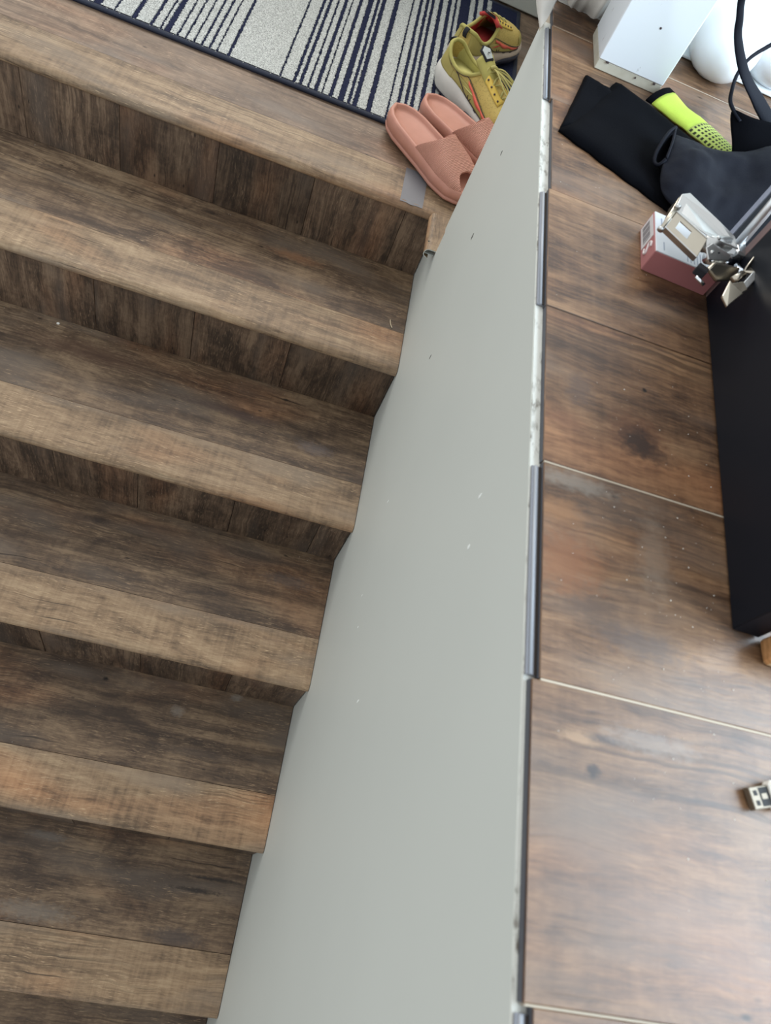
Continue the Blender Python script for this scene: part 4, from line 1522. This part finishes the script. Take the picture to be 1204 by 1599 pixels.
# ------------------------------------------------------------------ wooden block at the panel's end
blk = box('wood_block', 0.2095, 0.262, -1.050, -1.0275, 0.0, 0.03, wood('pale_block', srgb(160, 126, 84), srgb(190, 154, 108), srgb(208, 176, 132), srgb(186, 156, 118), rough=0.6, knots=False), None, 'x', 0.003)
tag(blk, 'pale tan wooden block touching the near end of the black panel', 'block')

# ------------------------------------------------------------------ cable plug
plug = thing('cable_plug', 'white cable plug with metal connector lying on the near floor', 'plug', (0.1765, -1.160, 0.0), math.radians(16))
plug.scale = (1.25, 1.25, 1.25)
M_brass = plain('plug_metal', srgb(122, 112, 98), 0.45, 0.7)
M_hole = plain('plug_slot', srgb(20, 18, 16), 0.7)
box('connector', 0.0, 0.0145, -0.0062, 0.0062, 0.0012, 0.0058, M_brass, plug, None, 0.0005)
box('slot', 0.0025, 0.0050, -0.0042, -0.0015, 0.0055, 0.0060, M_hole, plug)
box('slot', 0.0025, 0.0050, 0.0012, 0.0040, 0.0055, 0.0060, M_hole, plug)
box('slot', 0.0065, 0.0135, -0.0050, 0.0052, 0.0056, 0.0059, M_hole, plug)
box('slot_spring', 0.0075, 0.0115, -0.0012, 0.0018, 0.0059, 0.0062, M_brass, plug)
box('grip', 0.0140, 0.046, -0.0082, 0.0082, 0.0002, 0.0090, plain('white_plug_body', srgb(236, 234, 226), 0.35), plug, None, 0.002)
tube('cable', [(0.046, 0, 0.0045), (0.09, 0.004, 0.003), (0.16, 0.03, 0.0022), (0.30, 0.02, 0.0022)], 0.0021, bpy.data.materials['white_plug_body'], plug, 8)

# ------------------------------------------------------------------ crumbs
M_crumb = plain('pale_crumb', srgb(222, 218, 208), 0.8)


def crumb_mesh(r, seed):
    rn = random.Random(seed)
    bm = bmesh.new()
    bmesh.ops.create_icosphere(bm, subdivisions=1, radius=r)
    for v in bm.verts:
        v.co *= rn.uniform(0.7, 1.25)
        v.co.z *= 0.6
    me = bpy.data.meshes.new('crumb')
    bm.to_mesh(me)
    bm.free()
    return me


c1 = link('crumb', crumb_mesh(0.0034, 1), M_crumb)
c1.location = (-0.684, -0.297, -H - 2 * R + 0.0018)
tag(c1, 'white crumb at the back of the second tread below the landing', 'crumb')
c2 = tube('straw', [(-0.036, -0.155, -H - R + 0.0014), (-0.034, -0.166, -H - R + 0.0016), (-0.029, -0.176, -H - R + 0.0013)], 0.0009, plain('straw_pale', srgb(206, 190, 160), 0.7), None, 6)
tag(c2, 'pale straw sliver on the first tread near the wall', 'straw')
# dust and grit scattered over the floor and treads: nobody could count it
vs, fs = [], []
rn = random.Random(11)


def grit(x, y, z, r):
    b = len(vs)
    for dx, dy, dz in ((1, 0, 0), (-1, 0, 0), (0, 1, 0), (0, -1, 0), (0, 0, 0.9), (0, 0, -0.1)):
        k = rn.uniform(0.6, 1.2)
        vs.append((x + dx * r * k, y + dy * r * k, z + dz * r + 0.0002))
    fs.extend([(b, b + 2, b + 4), (b + 2, b + 1, b + 4), (b + 1, b + 3, b + 4), (b + 3, b, b + 4), (b, b + 3, b + 5), (b + 3, b + 1, b + 5), (b + 1, b + 2, b + 5), (b + 2, b, b + 5)])


for q in range(90):
    t_ = rn.random()
    grit(0.06 + 0.13 * rn.random() + 0.02 * t_, -0.80 - 0.38 * t_ + rn.uniform(-.05, .05), 0.0001, rn.choice((.0003, .0004, .0005, .0008)))
for q in range(40):
    grit(rn.uniform(0.02, 0.19), rn.uniform(-1.3, -0.42), 0.0001, rn.choice((.0003, .0004, .0005)))
gr = fromdata('floor_grit', vs, fs, M_crumb)
gr['kind'] = 'stuff'
gr['label'] = 'pale crumbs and grit scattered on the upper floor'
gr['category'] = 'crumbs'
vs, fs = [], []
for k in range(1, 7):
    for q in range(26):
        back_edge = rn.random() < 0.7
        y = -(k - 1) * D - (rn.uniform(0.001, 0.012) if back_edge else rn.uniform(0.02, 0.25))
        grit(rn.uniform(-0.95, -0.01), y, -H - k * R - 0.0004, rn.choice((.0004, .0006, .0008)))
gt = fromdata('stair_grit', vs, fs, plain('grey_grit', srgb(168, 160, 148), 0.8))
gt['kind'] = 'stuff'
gt['label'] = 'fine pale grit along the backs of the treads'
gt['category'] = 'crumbs'
